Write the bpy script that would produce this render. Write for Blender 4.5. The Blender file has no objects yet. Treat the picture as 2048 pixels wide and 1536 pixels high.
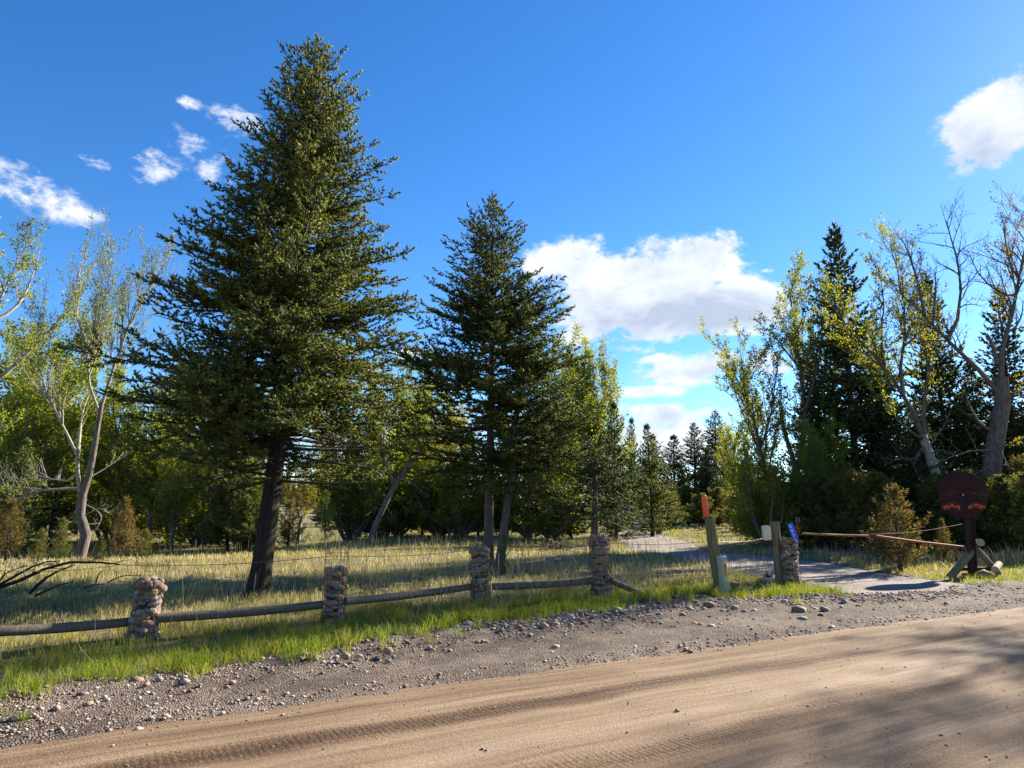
import bpy, math, random
import numpy as np
from mathutils import Vector, Matrix

# ------------------------------------------------------------------ camera, sky, sun
FPX, HORIZ, EYE = 1420.0, 1010.0, 1.6          # focal length in photo pixels, horizon row, eye height
PITCH = math.atan((HORIZ - 768) / FPX)
SUN_AZ, SUN_EL = math.radians(51), math.radians(27)   # azimuth clockwise from +Y (view axis)
SUN = Vector((math.sin(SUN_AZ) * math.cos(SUN_EL), math.cos(SUN_AZ) * math.cos(SUN_EL), math.sin(SUN_EL)))

sc = bpy.context.scene
C = sc.collection
cam = bpy.data.cameras.new('camera'); cam.sensor_width = 36; cam.lens = FPX / 2048 * 36
cam.clip_start = 0.05; cam.clip_end = 6000
camo = bpy.data.objects.new('camera', cam); C.objects.link(camo)
camo.location = (0, 0, EYE); camo.rotation_euler = (math.pi / 2 + PITCH, 0, 0)
sc.camera = camo
sc.view_settings.view_transform = 'Standard'; sc.view_settings.look = 'None'
sc.view_settings.gamma = 1; sc.view_settings.use_curve_mapping = False
sc.view_settings.exposure = 1.95
sc.cycles.max_bounces = 4; sc.cycles.diffuse_bounces = 2; sc.cycles.transmission_bounces = 2
sc.cycles.glossy_bounces = 2; sc.cycles.transparent_max_bounces = 4
sc.cycles.caustics_reflective = False; sc.cycles.caustics_refractive = False
sc.cycles.use_denoising = True

sunl = bpy.data.lights.new('sun', 'SUN'); sunl.energy = 4.8; sunl.angle = math.radians(0.53)
sunl.color = (1.0, 0.92, 0.78)
suno = bpy.data.objects.new('sun', sunl); C.objects.link(suno)
suno.rotation_euler = SUN.to_track_quat('Z', 'Y').to_euler()

def ray(px, py):
    x = (px - 1024) / FPX; y = (768 - py) / FPX
    return np.array([x, math.cos(PITCH) - y * math.sin(PITCH), math.sin(PITCH) + y * math.cos(PITCH)])
def G(px, py, z=0.0):                          # photo pixel -> point on the ground
    d = ray(px, py); t = (z - EYE) / d[2]
    return np.array([d[0] * t, d[1] * t, z])
def AT(px, py, Y):                             # photo pixel at world depth Y
    d = ray(px, py); t = Y / d[1]
    return np.array([d[0] * t, Y, EYE + d[2] * t])

def build_world():
    w = bpy.data.worlds.new('World'); sc.world = w; w.use_nodes = True
    nt = w.node_tree; N = nt.nodes; L = nt.links; N.clear()
    def math_(op, a, b=None, c=None):
        n = N.new('ShaderNodeMath'); n.operation = op
        for i, v in enumerate((a, b, c)):
            if v is None: continue
            if isinstance(v, (int, float)): n.inputs[i].default_value = v
            else: L.new(v, n.inputs[i])
        return n.outputs[0]
    out = N.new('ShaderNodeOutputWorld'); bg = N.new('ShaderNodeBackground')
    sky = N.new('ShaderNodeTexSky'); sky.sky_type = 'NISHITA'; sky.sun_disc = False
    sky.sun_elevation = SUN_EL; sky.sun_rotation = SUN_AZ
    sky.altitude = 1400; sky.air_density = 1.0; sky.dust_density = 0.25; sky.ozone_density = 2.2
    hs = N.new('ShaderNodeHueSaturation'); hs.inputs['Saturation'].default_value = 1.30; hs.inputs['Hue'].default_value = 0.503
    L.new(sky.outputs[0], hs.inputs['Color'])
    tint = N.new('ShaderNodeMixRGB'); tint.blend_type = 'MULTIPLY'; tint.inputs[0].default_value = 1
    tint.inputs[2].default_value = (0.90, 1.0, 1.10, 1)
    L.new(hs.outputs[0], tint.inputs[1])
    tc = N.new('ShaderNodeTexCoord')
    sep = N.new('ShaderNodeSeparateXYZ'); L.new(tc.outputs['Generated'], sep.inputs[0])
    az = math_('ARCTAN2', sep.outputs[0], sep.outputs[1])
    el = math_('ARCSINE', sep.outputs[2])
    ae = N.new('ShaderNodeCombineXYZ'); L.new(az, ae.inputs[0]); L.new(el, ae.inputs[1])
    # cloud banks: px centre, half width, half height, weight
    CL = [(1150,540,120,80,1),(1300,560,210,85,1.05),(1400,515,110,55,1),(1320,630,240,62,1.1),(1455,612,130,62,1.1),
          (1195,655,110,45,1),(1275,695,70,20,.75),(1375,735,140,38,1),(1530,728,60,30,.9),(1300,783,85,17,.8),(1345,830,130,26,.9),
          (1350,885,170,52,1),(1230,830,60,30,.7),(1985,258,100,62,1.0),(2045,210,70,60,1),(1960,300,70,46,.95),(1940,346,45,13,.7),
          (468,247,66,38,.78),(310,330,64,42,.72),(390,290,95,64,.55),(430,325,66,58,.55),(385,209,40,14,.55),(265,282,35,10,.5),
          (190,322,48,20,.62),(45,375,105,52,.62),(150,428,64,32,.60),(10,330,60,30,.6),(15,112,50,30,.35),(815,708,50,16,.7),
          (760,895,220,60,.9),(930,830,120,40,.5),(1535,102+440,20,6,.5)]
    ex = [(-2.6,.35,.3,.1),(-2.0,.25,.25,.09),(-1.3,.45,.2,.1),(1.2,.4,.22,.1),(1.7,.22,.3,.08),(2.4,.5,.25,.12),(3.0,.25,.3,.08)]
    dens = None
    blobs = []
    for (px, py, hw, hh, wt) in CL:
        d = ray(px, py); d = d / np.linalg.norm(d)
        blobs.append((math.atan2(d[0], d[1]), math.asin(d[2]), hw / FPX * .93, hh / FPX * .96, wt))
    blobs += [(a, e, w_, h_, 1) for a, e, w_, h_ in ex]
    for (a, e, w_, h_, wt) in blobs:
        k = .74
        ma = N.new('ShaderNodeVectorMath'); ma.operation = 'MULTIPLY_ADD'; L.new(ae.outputs[0], ma.inputs[0])
        ma.inputs[1].default_value = (k / w_, k / h_, 0); ma.inputs[2].default_value = (-a * k / w_, -e * k / h_, 0)
        dt = N.new('ShaderNodeVectorMath'); dt.operation = 'DOT_PRODUCT'; L.new(ma.outputs[0], dt.inputs[0]); L.new(ma.outputs[0], dt.inputs[1])
        b = math_('MULTIPLY_ADD', dt.outputs['Value'], -wt, wt)
        dens = b if dens is None else math_('SMOOTH_MAX', dens, b, 0.12)
    dens = math_('MAXIMUM', dens, 0)
    comb = N.new('ShaderNodeCombineXYZ'); L.new(az, comb.inputs[0]); L.new(math_('MULTIPLY', el, 1.7), comb.inputs[1])
    def noise(scale, det, rough, off):
        ad = N.new('ShaderNodeVectorMath'); ad.operation = 'ADD'; ad.inputs[1].default_value = off
        L.new(comb.outputs[0], ad.inputs[0])
        n = N.new('ShaderNodeTexNoise'); n.inputs['Scale'].default_value = scale; n.inputs['Detail'].default_value = det
        n.inputs['Roughness'].default_value = rough; n.inputs['Distortion'].default_value = .35
        L.new(ad.outputs[0], n.inputs['Vector']); return n.outputs[0]
    n1 = noise(9, 6, .62, (0, 0, 3.1)); n2 = noise(36, 6, .66, (4, 1, 7.7))
    nn = math_('ADD', math_('MULTIPLY', math_('SUBTRACT', n1, .5), 2.6), math_('MULTIPLY', math_('SUBTRACT', n2, .5), 1.25))
    dn = math_('ADD', dens, math_('MULTIPLY', nn, math_('ADD', .35, math_('MULTIPLY', dens, .65))))
    mr = N.new('ShaderNodeMapRange'); mr.interpolation_type = 'SMOOTHSTEP'
    mr.inputs[1].default_value = .42; mr.inputs[2].default_value = .84; L.new(dn, mr.inputs[0])
    # cloud tone: thick lower parts greyer, thin upper rims white
    n1b = noise(9, 3, .6, (.028, .06, 3.1))
    lit = math_('ADD', .60, math_('MULTIPLY', math_('SUBTRACT', n1, n1b), 2.2))
    thick = N.new('ShaderNodeMapRange'); thick.inputs[1].default_value = .75; thick.inputs[2].default_value = 1.5
    thick.inputs[3].default_value = .25; thick.inputs[4].default_value = -.30; L.new(dn, thick.inputs[0])
    gr = None                                    # grey flat bases of the main bank
    for (px, py, hw, hh, wt) in ((1400, 632, 190, 34, .75), (1340, 752, 130, 16, .4), (1340, 848, 120, 14, .35), (1980, 310, 80, 26, .35)):
        d = ray(px, py); d = d / np.linalg.norm(d); a, e = math.atan2(d[0], d[1]), math.asin(d[2]); w_, h_ = hw / FPX, hh / FPX
        ma = N.new('ShaderNodeVectorMath'); ma.operation = 'MULTIPLY_ADD'; L.new(ae.outputs[0], ma.inputs[0])
        ma.inputs[1].default_value = (1 / w_, 1 / h_, 0); ma.inputs[2].default_value = (-a / w_, -e / h_, 0)
        dt = N.new('ShaderNodeVectorMath'); dt.operation = 'DOT_PRODUCT'; L.new(ma.outputs[0], dt.inputs[0]); L.new(ma.outputs[0], dt.inputs[1])
        g = math_('MULTIPLY', math_('POWER', 2.718, math_('MULTIPLY', dt.outputs['Value'], -1)), wt); gr = g if gr is None else math_('MAXIMUM', gr, g)
    tone = N.new('ShaderNodeClamp'); L.new(math_('SUBTRACT', math_('ADD', lit, thick.outputs[0]), gr), tone.inputs[0])
    cr = N.new('ShaderNodeMixRGB'); L.new(tone.outputs[0], cr.inputs[0])
    cr.inputs[1].default_value = (2.75, 3.1, 3.7, 1); cr.inputs[2].default_value = (5.0, 5.15, 5.4, 1)
    mx = N.new('ShaderNodeMixRGB')
    L.new(math_('MULTIPLY', mr.outputs[0], .93), mx.inputs[0]); L.new(tint.outputs[0], mx.inputs[1]); L.new(cr.outputs[0], mx.inputs[2])
    L.new(mx.outputs[0], bg.inputs[0]); bg.inputs[1].default_value = 0.056
    L.new(bg.outputs[0], out.inputs[0])
    w.cycles.sampling_method = 'MANUAL'; w.cycles.sample_map_resolution = 256
build_world()

# ------------------------------------------------------------------ helpers
R = np.random.default_rng(11)
random.seed(5)
RAZ = math.radians(60)                         # road azimuth
U = np.array([math.sin(RAZ), math.cos(RAZ)]); V = np.array([-U[1], U[0]])
def uv(x, y): return x * U[0] + y * U[1], x * V[0] + y * V[1]
def xy(u, v): return u * U[0] + v * V[0], u * U[1] + v * V[1]

_NK = [(R.normal(size=2), R.uniform(0, 6.28)) for _ in range(40)]
def snoise(x, y, s, o=0):                      # cheap smooth noise, about -1..1
    r = 0
    for i in range(6):
        k, p = _NK[(i + o * 6) % 40]
        r = r + np.sin((k[0] * x + k[1] * y) * s * (1 + .35 * i) + p)
    return r / 3.2
def sstep(a, b, x):
    t = np.clip((x - a) / (b - a), 0, 1); return t * t * (3 - 2 * t)

def mesh(name, chunks, mat=None, smooth=False, var=None):
    """chunks: list of (verts, faces) with faces (m,3) or (m,4); var: list of per-vertex arrays"""
    me = bpy.data.meshes.new(name)
    Vs, loops, starts, vv = [], [], [], []
    vo = lo = 0
    for i, (v, f) in enumerate(chunks):
        v = np.asarray(v, float).reshape(-1, 3); f = np.asarray(f, int)
        if len(v) == 0 or len(f) == 0: continue
        Vs.append(v); loops.append((f + vo).ravel()); k = f.shape[1]
        starts.append(np.arange(len(f)) * k + lo); lo += f.size; vo += len(v)
        if var is not None: vv.append(np.asarray(var[i], float).ravel())
    Vs = np.concatenate(Vs); loops = np.concatenate(loops); starts = np.concatenate(starts)
    me.vertices.add(len(Vs)); me.vertices.foreach_set('co', Vs.astype(np.float32).ravel())
    me.loops.add(len(loops)); me.loops.foreach_set('vertex_index', loops.astype(np.int32))
    me.polygons.add(len(starts)); me.polygons.foreach_set('loop_start', starts.astype(np.int32))
    me.update(calc_edges=True)
    if smooth: me.polygons.foreach_set('use_smooth', np.ones(len(starts), bool))
    if var is not None:
        a = me.attributes.new('var', 'FLOAT', 'POINT'); a.data.foreach_set('value', np.concatenate(vv).astype(np.float32))
    if mat: me.materials.append(mat)
    return me
def obj(name, me, parent=None, loc=None, rot=None, scale=None):
    o = bpy.data.objects.new(name, me); C.objects.link(o)
    if parent: o.parent = parent
    if loc is not None: o.location = loc
    if rot is not None: o.rotation_euler = rot
    if scale is not None: o.scale = scale
    return o
def tag(o, label=None, cat=None, group=None, kind=None):
    if label: o['label'] = label
    if cat: o['category'] = cat
    if group: o['group'] = group
    if kind: o['kind'] = kind
    return o
def thing(name, label, cat, loc=(0, 0, 0), rotz=0, group=None):
    o = obj(name, None, None, loc, (0, 0, rotz)); o.empty_display_size = .2
    return tag(o, label, cat, group)
def copy_tree(root, loc, rotz, scale, label=None, group=None, cat=None):
    r = root.copy(); C.objects.link(r); r.location = loc; r.rotation_euler = (0, 0, rotz); r.scale = scale
    if label: r['label'] = label
    if group: r['group'] = group
    if cat: r['category'] = cat
    for ch in root.children:
        c = ch.copy(); C.objects.link(c); c.parent = r
    return r

def norm(a): return a / (np.linalg.norm(a, axis=-1, keepdims=True) + 1e-9)
def tubes(P, Rr, n=5, cap=False):
    """P (B,K,3), Rr (B,K) -> verts, quads"""
    P = np.asarray(P, float); Rr = np.asarray(Rr, float)
    if P.ndim == 2: P = P[None]; Rr = Rr[None]
    B, K, _ = P.shape
    T = norm(np.gradient(P, axis=1))
    ref = np.where(np.abs(T[:, :1, 2:3]) > .9, np.array([1., 0, 0]), np.array([0, 0, 1.]))
    ref = np.broadcast_to(ref, T.shape)
    A = norm(np.cross(T, ref)); Bn = np.cross(T, A)
    th = np.arange(n) / n * 2 * np.pi
    ring = A[:, :, None] * np.cos(th)[:, None] + Bn[:, :, None] * np.sin(th)[:, None]
    v = P[:, :, None] + ring * Rr[:, :, None, None]
    idx = np.arange(B * K * n).reshape(B, K, n)
    a = idx[:, :-1]; b = idx[:, 1:]
    q = np.stack([a, np.roll(a, -1, 2), np.roll(b, -1, 2), b], -1).reshape(-1, 4)
    return v.reshape(-1, 3), q
def log(P, Rr, n=10, rough=.03, rng=R, cap=True):
    """one roughened round timber with end caps, as chunk list"""
    v, q = tubes(P, Rr, n); K = len(P)
    v = v.reshape(K, n, 3); c = np.asarray(P, float)[:, None]
    v = c + (v - c) * (1 + rng.normal(0, rough, (1, n, 1)) + rng.normal(0, rough * .5, (K, n, 1)))
    ch = [(v.reshape(-1, 3), q)]
    if cap:
        for k in (0, K - 1):
            vv = np.concatenate([v[k], v[k].mean(0)[None]]); i = np.arange(n)
            f = np.stack([i, (i + 1) % n, np.full(n, n)], 1)
            ch.append((vv, f if k else f[:, ::-1]))
    return ch
def box(c, s, rz=0, bev=0.0, Rm=None):
    """bevelled box -> chunk"""
    import bmesh
    bm = bmesh.new(); bmesh.ops.create_cube(bm, size=1)
    bmesh.ops.scale(bm, vec=s, verts=bm.verts)
    if bev: bmesh.ops.bevel(bm, geom=bm.edges[:], offset=bev, segments=2, affect='EDGES', profile=.6)
    bmesh.ops.triangulate(bm, faces=bm.faces[:])
    M = Matrix.Translation(c) @ (Rm.to_4x4() if Rm else Matrix.Rotation(rz, 4, 'Z'))
    bmesh.ops.transform(bm, matrix=M, verts=bm.verts)
    bm.verts.index_update()
    v = np.array([x.co[:] for x in bm.verts]); f = np.array([[x.index for x in p.verts] for p in bm.faces]); bm.free()
    return v, f
def ico(sub):
    import bmesh
    bm = bmesh.new(); bmesh.ops.create_icosphere(bm, subdivisions=sub, radius=1); bm.verts.index_update()
    v = np.array([x.co[:] for x in bm.verts]); f = np.array([[x.index for x in p.verts] for p in bm.faces]); bm.free()
    return v, f

# ------------------------------------------------------------------ materials
def M_(name): m = bpy.data.materials.new(name); m.use_nodes = True; return m
def nodes(m):
    nt = m.node_tree; return nt, nt.nodes, nt.links
def ramp(N, L, fac, stops):
    r = N.new('ShaderNodeValToRGB'); e = r.color_ramp.elements
    while len(e) < len(stops): e.new(.5)
    for i, (p, c) in enumerate(stops): e[i].position = p; e[i].color = (*c, 1)
    L.new(fac, r.inputs[0]); return r.outputs[0]
def tex(N, L, scale, det=6, rough=.6, coord='Object', sc3=None, off=(0, 0, 0)):
    tc = N.new('ShaderNodeTexCoord'); mp = N.new('ShaderNodeMapping')
    if sc3: mp.inputs['Scale'].default_value = sc3
    mp.inputs['Location'].default_value = off
    L.new(tc.outputs[coord], mp.inputs[0])
    n = N.new('ShaderNodeTexNoise'); n.inputs['Scale'].default_value = scale; n.inputs['Detail'].default_value = det
    n.inputs['Roughness'].default_value = rough; L.new(mp.outputs[0], n.inputs['Vector']); return n.outputs[0]
def bump(N, L, b, h, strength=.5, dist=.02):
    n = N.new('ShaderNodeBump'); n.inputs['Strength'].default_value = strength; n.inputs['Distance'].default_value = dist
    L.new(h, n.inputs['Height']); L.new(n.outputs[0], b.inputs['Normal'])
def solid(name, c1, c2=None, scale=8, rough=.8, bmp=.3, dist=.01, sc3=None, metal=0, spec=.3, rand=0):
    m = M_(name); nt, N, L = nodes(m); b = N['Principled BSDF']
    b.inputs['Roughness'].default_value = rough; b.inputs['Metallic'].default_value = metal
    b.inputs['Specular IOR Level'].default_value = spec
    c2 = c2 or tuple(x * .6 for x in c1)
    n = tex(N, L, scale, 8, .65, sc3=sc3)
    L.new(ramp(N, L, n, [(.3, c2), (.7, c1)]), b.inputs['Base Color'])
    if bmp: bump(N, L, b, n, bmp, dist)
    return m
def leafmat(name, stops, trans=.45, transtint=(1.3, 1.25, .5), rough=.7, spec=.12):
    """foliage: colour from the per-vertex 'var' attribute, diffuse + translucent"""
    m = M_(name); nt, N, L = nodes(m); N.remove(N['Principled BSDF']); out = N['Material Output']
    at = N.new('ShaderNodeAttribute'); at.attribute_name = 'var'
    oi = N.new('ShaderNodeObjectInfo')
    ad = N.new('ShaderNodeMath'); ad.operation = 'MULTIPLY_ADD'; L.new(oi.outputs['Random'], ad.inputs[0]); ad.inputs[1].default_value = .22
    L.new(at.outputs['Fac'], ad.inputs[2])
    sb = N.new('ShaderNodeMath'); sb.operation = 'SUBTRACT'; L.new(ad.outputs[0], sb.inputs[0]); sb.inputs[1].default_value = .11
    col = ramp(N, L, sb.outputs[0], stops)
    d = N.new('ShaderNodeBsdfPrincipled'); d.inputs['Roughness'].default_value = rough; d.inputs['Specular IOR Level'].default_value = spec
    L.new(col, d.inputs['Base Color'])
    t = N.new('ShaderNodeBsdfTranslucent'); mm = N.new('ShaderNodeMixRGB'); mm.blend_type = 'MULTIPLY'; mm.inputs[0].default_value = 1
    mm.inputs[2].default_value = (*transtint, 1); L.new(col, mm.inputs[1]); L.new(mm.outputs[0], t.inputs[0])
    mx = N.new('ShaderNodeMixShader'); mx.inputs[0].default_value = trans
    L.new(d.outputs[0], mx.inputs[1]); L.new(t.outputs[0], mx.inputs[2]); L.new(mx.outputs[0], out.inputs[0])
    return m

MAT = {}
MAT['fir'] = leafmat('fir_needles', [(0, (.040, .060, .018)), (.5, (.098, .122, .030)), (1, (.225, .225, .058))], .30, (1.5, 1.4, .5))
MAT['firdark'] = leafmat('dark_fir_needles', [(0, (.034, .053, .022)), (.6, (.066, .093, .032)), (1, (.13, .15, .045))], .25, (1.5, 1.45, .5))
MAT['pine'] = leafmat('pine_needles', [(0, (.04, .065, .02)), (.6, (.075, .115, .028)), (1, (.12, .155, .04))], .4)
MAT['juniper'] = leafmat('juniper_foliage', [(0, (.055, .078, .024)), (.45, (.10, .125, .034)), (.75, (.15, .13, .043)), (1, (.22, .135, .05))], .45)
MAT['rustjuniper'] = leafmat('rusty_juniper_foliage', [(0, (.055, .06, .02)), (.45, (.12, .10, .034)), (1, (.21, .125, .046))], .35)
MAT['leaf'] = leafmat('spring_leaves', [(0, (.10, .14, .024)), (.5, (.17, .20, .03)), (1, (.27, .255, .045))], .58, (1.45, 1.35, .42))
MAT['leafgold'] = leafmat('golden_spring_leaves', [(0, (.12, .13, .022)), (.5, (.20, .185, .025)), (1, (.29, .24, .035))], .55, (1.4, 1.25, .4))
MAT['leafgreen'] = leafmat('green_spring_leaves', [(0, (.10, .145, .028)), (.5, (.165, .205, .036)), (1, (.25, .265, .05))], .58, (1.45, 1.35, .42))
MAT['grass'] = leafmat('verge_grass', [(0, (.095, .155, .02)), (.4, (.165, .215, .03)), (.72, (.27, .255, .07)), (1, (.44, .365, .20))], .45, (1.3, 1.2, .45))
MAT['field'] = leafmat('field_grass', [(0, (.13, .165, .035)), (.35, (.25, .235, .085)), (.65, (.40, .34, .18)), (1, (.58, .50, .32))], .4, (1.15, 1.1, .6))
MAT['stalk'] = leafmat('dry_stalks', [(0, (.30, .25, .14)), (1, (.50, .43, .28))], .3, (1.1, 1, .7))
MAT['bark'] = solid('dark_fir_bark', (.050, .037, .029), (.010, .008, .007), 16, .95, 1.0, .10, (1, 1, .22))
MAT['barkgrey'] = solid('grey_fir_bark', (.16, .125, .10), (.045, .036, .03), 12, .95, .9, .03, (1, 1, .4))
MAT['twig'] = solid('conifer_twigs', (.06, .045, .035), (.025, .02, .016), 20, .9, .2)
MAT['cotton'] = solid('pale_cottonwood_bark', (.36, .33, .275), (.15, .135, .11), 14, .9, .6, .02, (1, 1, .5))
MAT['cottonold'] = solid('furrowed_cottonwood_bark', (.20, .165, .135), (.04, .032, .027), 15, .95, 1.0, .06, (1, 1, .22))
MAT['cottondark'] = solid('brown_cottonwood_twigs', (.17, .14, .11), (.06, .05, .04), 14, .9, .5, .02)
MAT['wood'] = solid('weathered_grey_timber', (.20, .152, .108), (.07, .053, .038), 7, .9, .6, .01, (6, 6, .6))
MAT['posta'] = solid('olive_treated_timber', (.25, .20, .085), (.09, .07, .032), 6, .9, .6, .01, (7, 7, .5))
MAT['postb'] = solid('brown_grey_timber', (.25, .185, .115), (.08, .06, .04), 6, .9, .6, .01, (7, 7, .5))
MAT['endgrain'] = solid('cut_log_end', (.42, .33, .22), (.25, .18, .11), 30, .85, .2)
MAT['whitelog'] = solid('peeled_pale_log', (.72, .70, .66), (.50, .48, .44), 7, .7, .3)
MAT['rust'] = solid('rusted_steel', (.13, .042, .022), (.045, .018, .013), 14, .85, .35, .004)
MAT['rustdark'] = solid('dark_brown_rust', (.055, .026, .019), (.025, .013, .011), 14, .9, .35, .004)
MAT['rustred'] = solid('rusty_red_pipe', (.34, .10, .045), (.17, .05, .028), 16, .75, .2, .003)
MAT['rustyel'] = solid('rusty_yellow_pipe', (.33, .17, .045), (.20, .075, .03), 12, .75, .2, .003)
MAT['steel'] = solid('dull_galvanised_wire', (.24, .23, .22), (.12, .11, .10), 30, .5, 0, metal=.7)
MAT['darkwire'] = solid('rusty_wire', (.09, .07, .06), (.05, .035, .03), 30, .7, 0, metal=.3)
MAT['orange'] = solid('orange_plastic', (.95, .125, .03), (.88, .105, .025), 5, .4, .05, spec=.4)
MAT['black'] = solid('black_plastic', (.02, .02, .02), (.012, .012, .012), 5, .5, 0)
MAT['pedestal'] = solid('pale_green_plastic', (.33, .375, .29), (.25, .29, .22), 6, .5, .05)
MAT['sticker'] = solid('orange_sticker', (.72, .30, .02), (.66, .26, .02), 6, .5, 0)
MAT['stickerpale'] = solid('faded_sticker', (.60, .50, .30), (.50, .42, .25), 9, .6, 0)
MAT['ink'] = solid('black_print', (.03, .022, .015), (.02, .015, .01), 6, .6, 0)
MAT['cream'] = solid('cream_plastic', (.70, .63, .40), (.60, .54, .34), 6, .5, .05)
MAT['bluesign'] = solid('blue_reflective_sheet', (.02, .11, .72), (.016, .09, .62), 6, .35, 0, spec=.5)
MAT['white'] = solid('white_paint', (.82, .82, .82), (.74, .74, .74), 6, .5, 0)
MAT['carwhite'] = solid('white_car_paint', (.75, .75, .77), (.70, .70, .72), 2, .25, 0, spec=.6)
MAT['glass'] = solid('dark_glass', (.03, .035, .04), (.02, .025, .03), 2, .08, 0, spec=.8)
MAT['rubber'] = solid('tyre_rubber', (.025, .025, .025), (.015, .015, .015), 20, .9, 0)
MAT['core'] = solid('pillar_gap_shade', (.03, .025, .02), (.015, .013, .011), 20, .95, .6)  # near-black filler: shade of the gaps between stones put into its colour

def stonemat(name, stops, scale=9):
    m = M_(name); nt, N, L = nodes(m); b = N['Principled BSDF']; b.inputs['Roughness'].default_value = .85
    b.inputs['Specular IOR Level'].default_value = .25
    oi = N.new('ShaderNodeObjectInfo'); c = ramp(N, L, oi.outputs['Random'], stops)
    c.node.color_ramp.interpolation = 'CONSTANT'
    n = tex(N, L, scale, 9, .7)
    mm = N.new('ShaderNodeMixRGB'); mm.blend_type = 'MULTIPLY'; mm.inputs[0].default_value = 1
    L.new(c, mm.inputs[1]); L.new(ramp(N, L, n, [(.28, (.40, .38, .36)), (.72, (1.3, 1.25, 1.2))]), mm.inputs[2])
    L.new(mm.outputs[0], b.inputs['Base Color']); bump(N, L, b, n, .5, .02)
    return m
STONES = [(a, tuple(np.array(c) * np.array([1.02, .90, .80]))) for a, c in [(0, (.30, .26, .23)), (.14, (.24, .17, .14)), (.27, (.36, .27, .20)), (.38, (.20, .185, .18)), (.5, (.36, .225, .18)),
          (.6, (.28, .25, .25)), (.7, (.38, .32, .26)), (.79, (.16, .14, .135)), (.87, (.37, .25, .14)), (.94, (.45, .42, .38))]]
MAT['stone'] = stonemat('river_stone', STONES)
MAT['stonelit'] = MAT['stone']
RC = {'pink': (.42, .28, .23), 'tan': (.42, .33, .24), 'grey': (.28, .27, .27), 'white': (.52, .50, .47), 'red': (.33, .15, .10), 'brown': (.30, .22, .16), 'bluegrey': (.30, .34, .37)}
for k, c in RC.items(): MAT['rock_' + k] = solid('rock_' + k, tuple(x * y for x, y in zip(c, (.85, .78, .70))), tuple(x * y for x, y in zip(c, (.45, .40, .36))), 9, .85, .5, .02)

def groundmat():
    m = M_('meadow_soil'); nt, N, L = nodes(m); b = N['Principled BSDF']; b.inputs['Roughness'].default_value = .95
    b.inputs['Specular IOR Level'].default_value = .1
    a = tex(N, L, .5, 6, .6); f = tex(N, L, 25, 6, .7)
    mm = N.new('ShaderNodeMath'); mm.operation = 'MULTIPLY_ADD'; L.new(f, mm.inputs[0]); mm.inputs[1].default_value = .55
    hm = N.new('ShaderNodeMath'); hm.operation = 'MULTIPLY'; hm.inputs[1].default_value = .45; L.new(a, hm.inputs[0]); L.new(hm.outputs[0], mm.inputs[2])
    L.new(ramp(N, L, mm.outputs[0], [(.32, (.075, .075, .03)), (.5, (.15, .125, .07)), (.68, (.27, .22, .14))]), b.inputs['Base Color'])
    bump(N, L, b, f, .6, .04); return m
MAT['ground'] = groundmat()

def gravelmat(name, c_lo, c_mid, c_hi, scale=55, patch=.6, tint=None):
    m = M_(name); nt, N, L = nodes(m); b = N['Principled BSDF']; b.inputs['Roughness'].default_value = .92
    b.inputs['Specular IOR Level'].default_value = .15
    tc = N.new('ShaderNodeTexCoord')
    vo = N.new('ShaderNodeTexVoronoi'); vo.inputs['Scale'].default_value = scale; L.new(tc.outputs['Object'], vo.inputs['Vector'])
    bw = N.new('ShaderNodeSeparateColor'); L.new(vo.outputs['Color'], bw.inputs[0])
    f = tex(N, L, 6, 6, .6); g = tex(N, L, patch, 5, .6)
    s = N.new('ShaderNodeMath'); s.operation = 'MULTIPLY_ADD'; L.new(bw.outputs[0], s.inputs[0]); s.inputs[1].default_value = .4
    s2 = N.new('ShaderNodeMath'); s2.operation = 'MULTIPLY_ADD'; L.new(f, s2.inputs[0]); s2.inputs[1].default_value = .5; L.new(s.outputs[0], s2.inputs[2])
    L.new(g, s.inputs[2])
    sh = N.new('ShaderNodeMath'); sh.operation = 'MULTIPLY'; sh.inputs[1].default_value = .72; L.new(s2.outputs[0], sh.inputs[0])
    L.new(ramp(N, L, sh.outputs[0], [(.42, c_lo), (.66, c_mid), (.9, c_hi)]), b.inputs['Base Color'])
    iv = N.new('ShaderNodeMath'); iv.operation = 'SUBTRACT'; iv.inputs[0].default_value = 1; L.new(vo.outputs['Distance'], iv.inputs[1])
    bump(N, L, b, iv.outputs[0], 1.0, .035); return m
MAT['gravel'] = gravelmat('shoulder_gravel', (.045, .033, .025), (.135, .102, .079), (.26, .205, .163), 60, .9)
MAT['drive'] = gravelmat('driveway_gravel', (.16, .13, .115), (.27, .225, .20), (.38, .33, .30), 45, .4)

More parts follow.
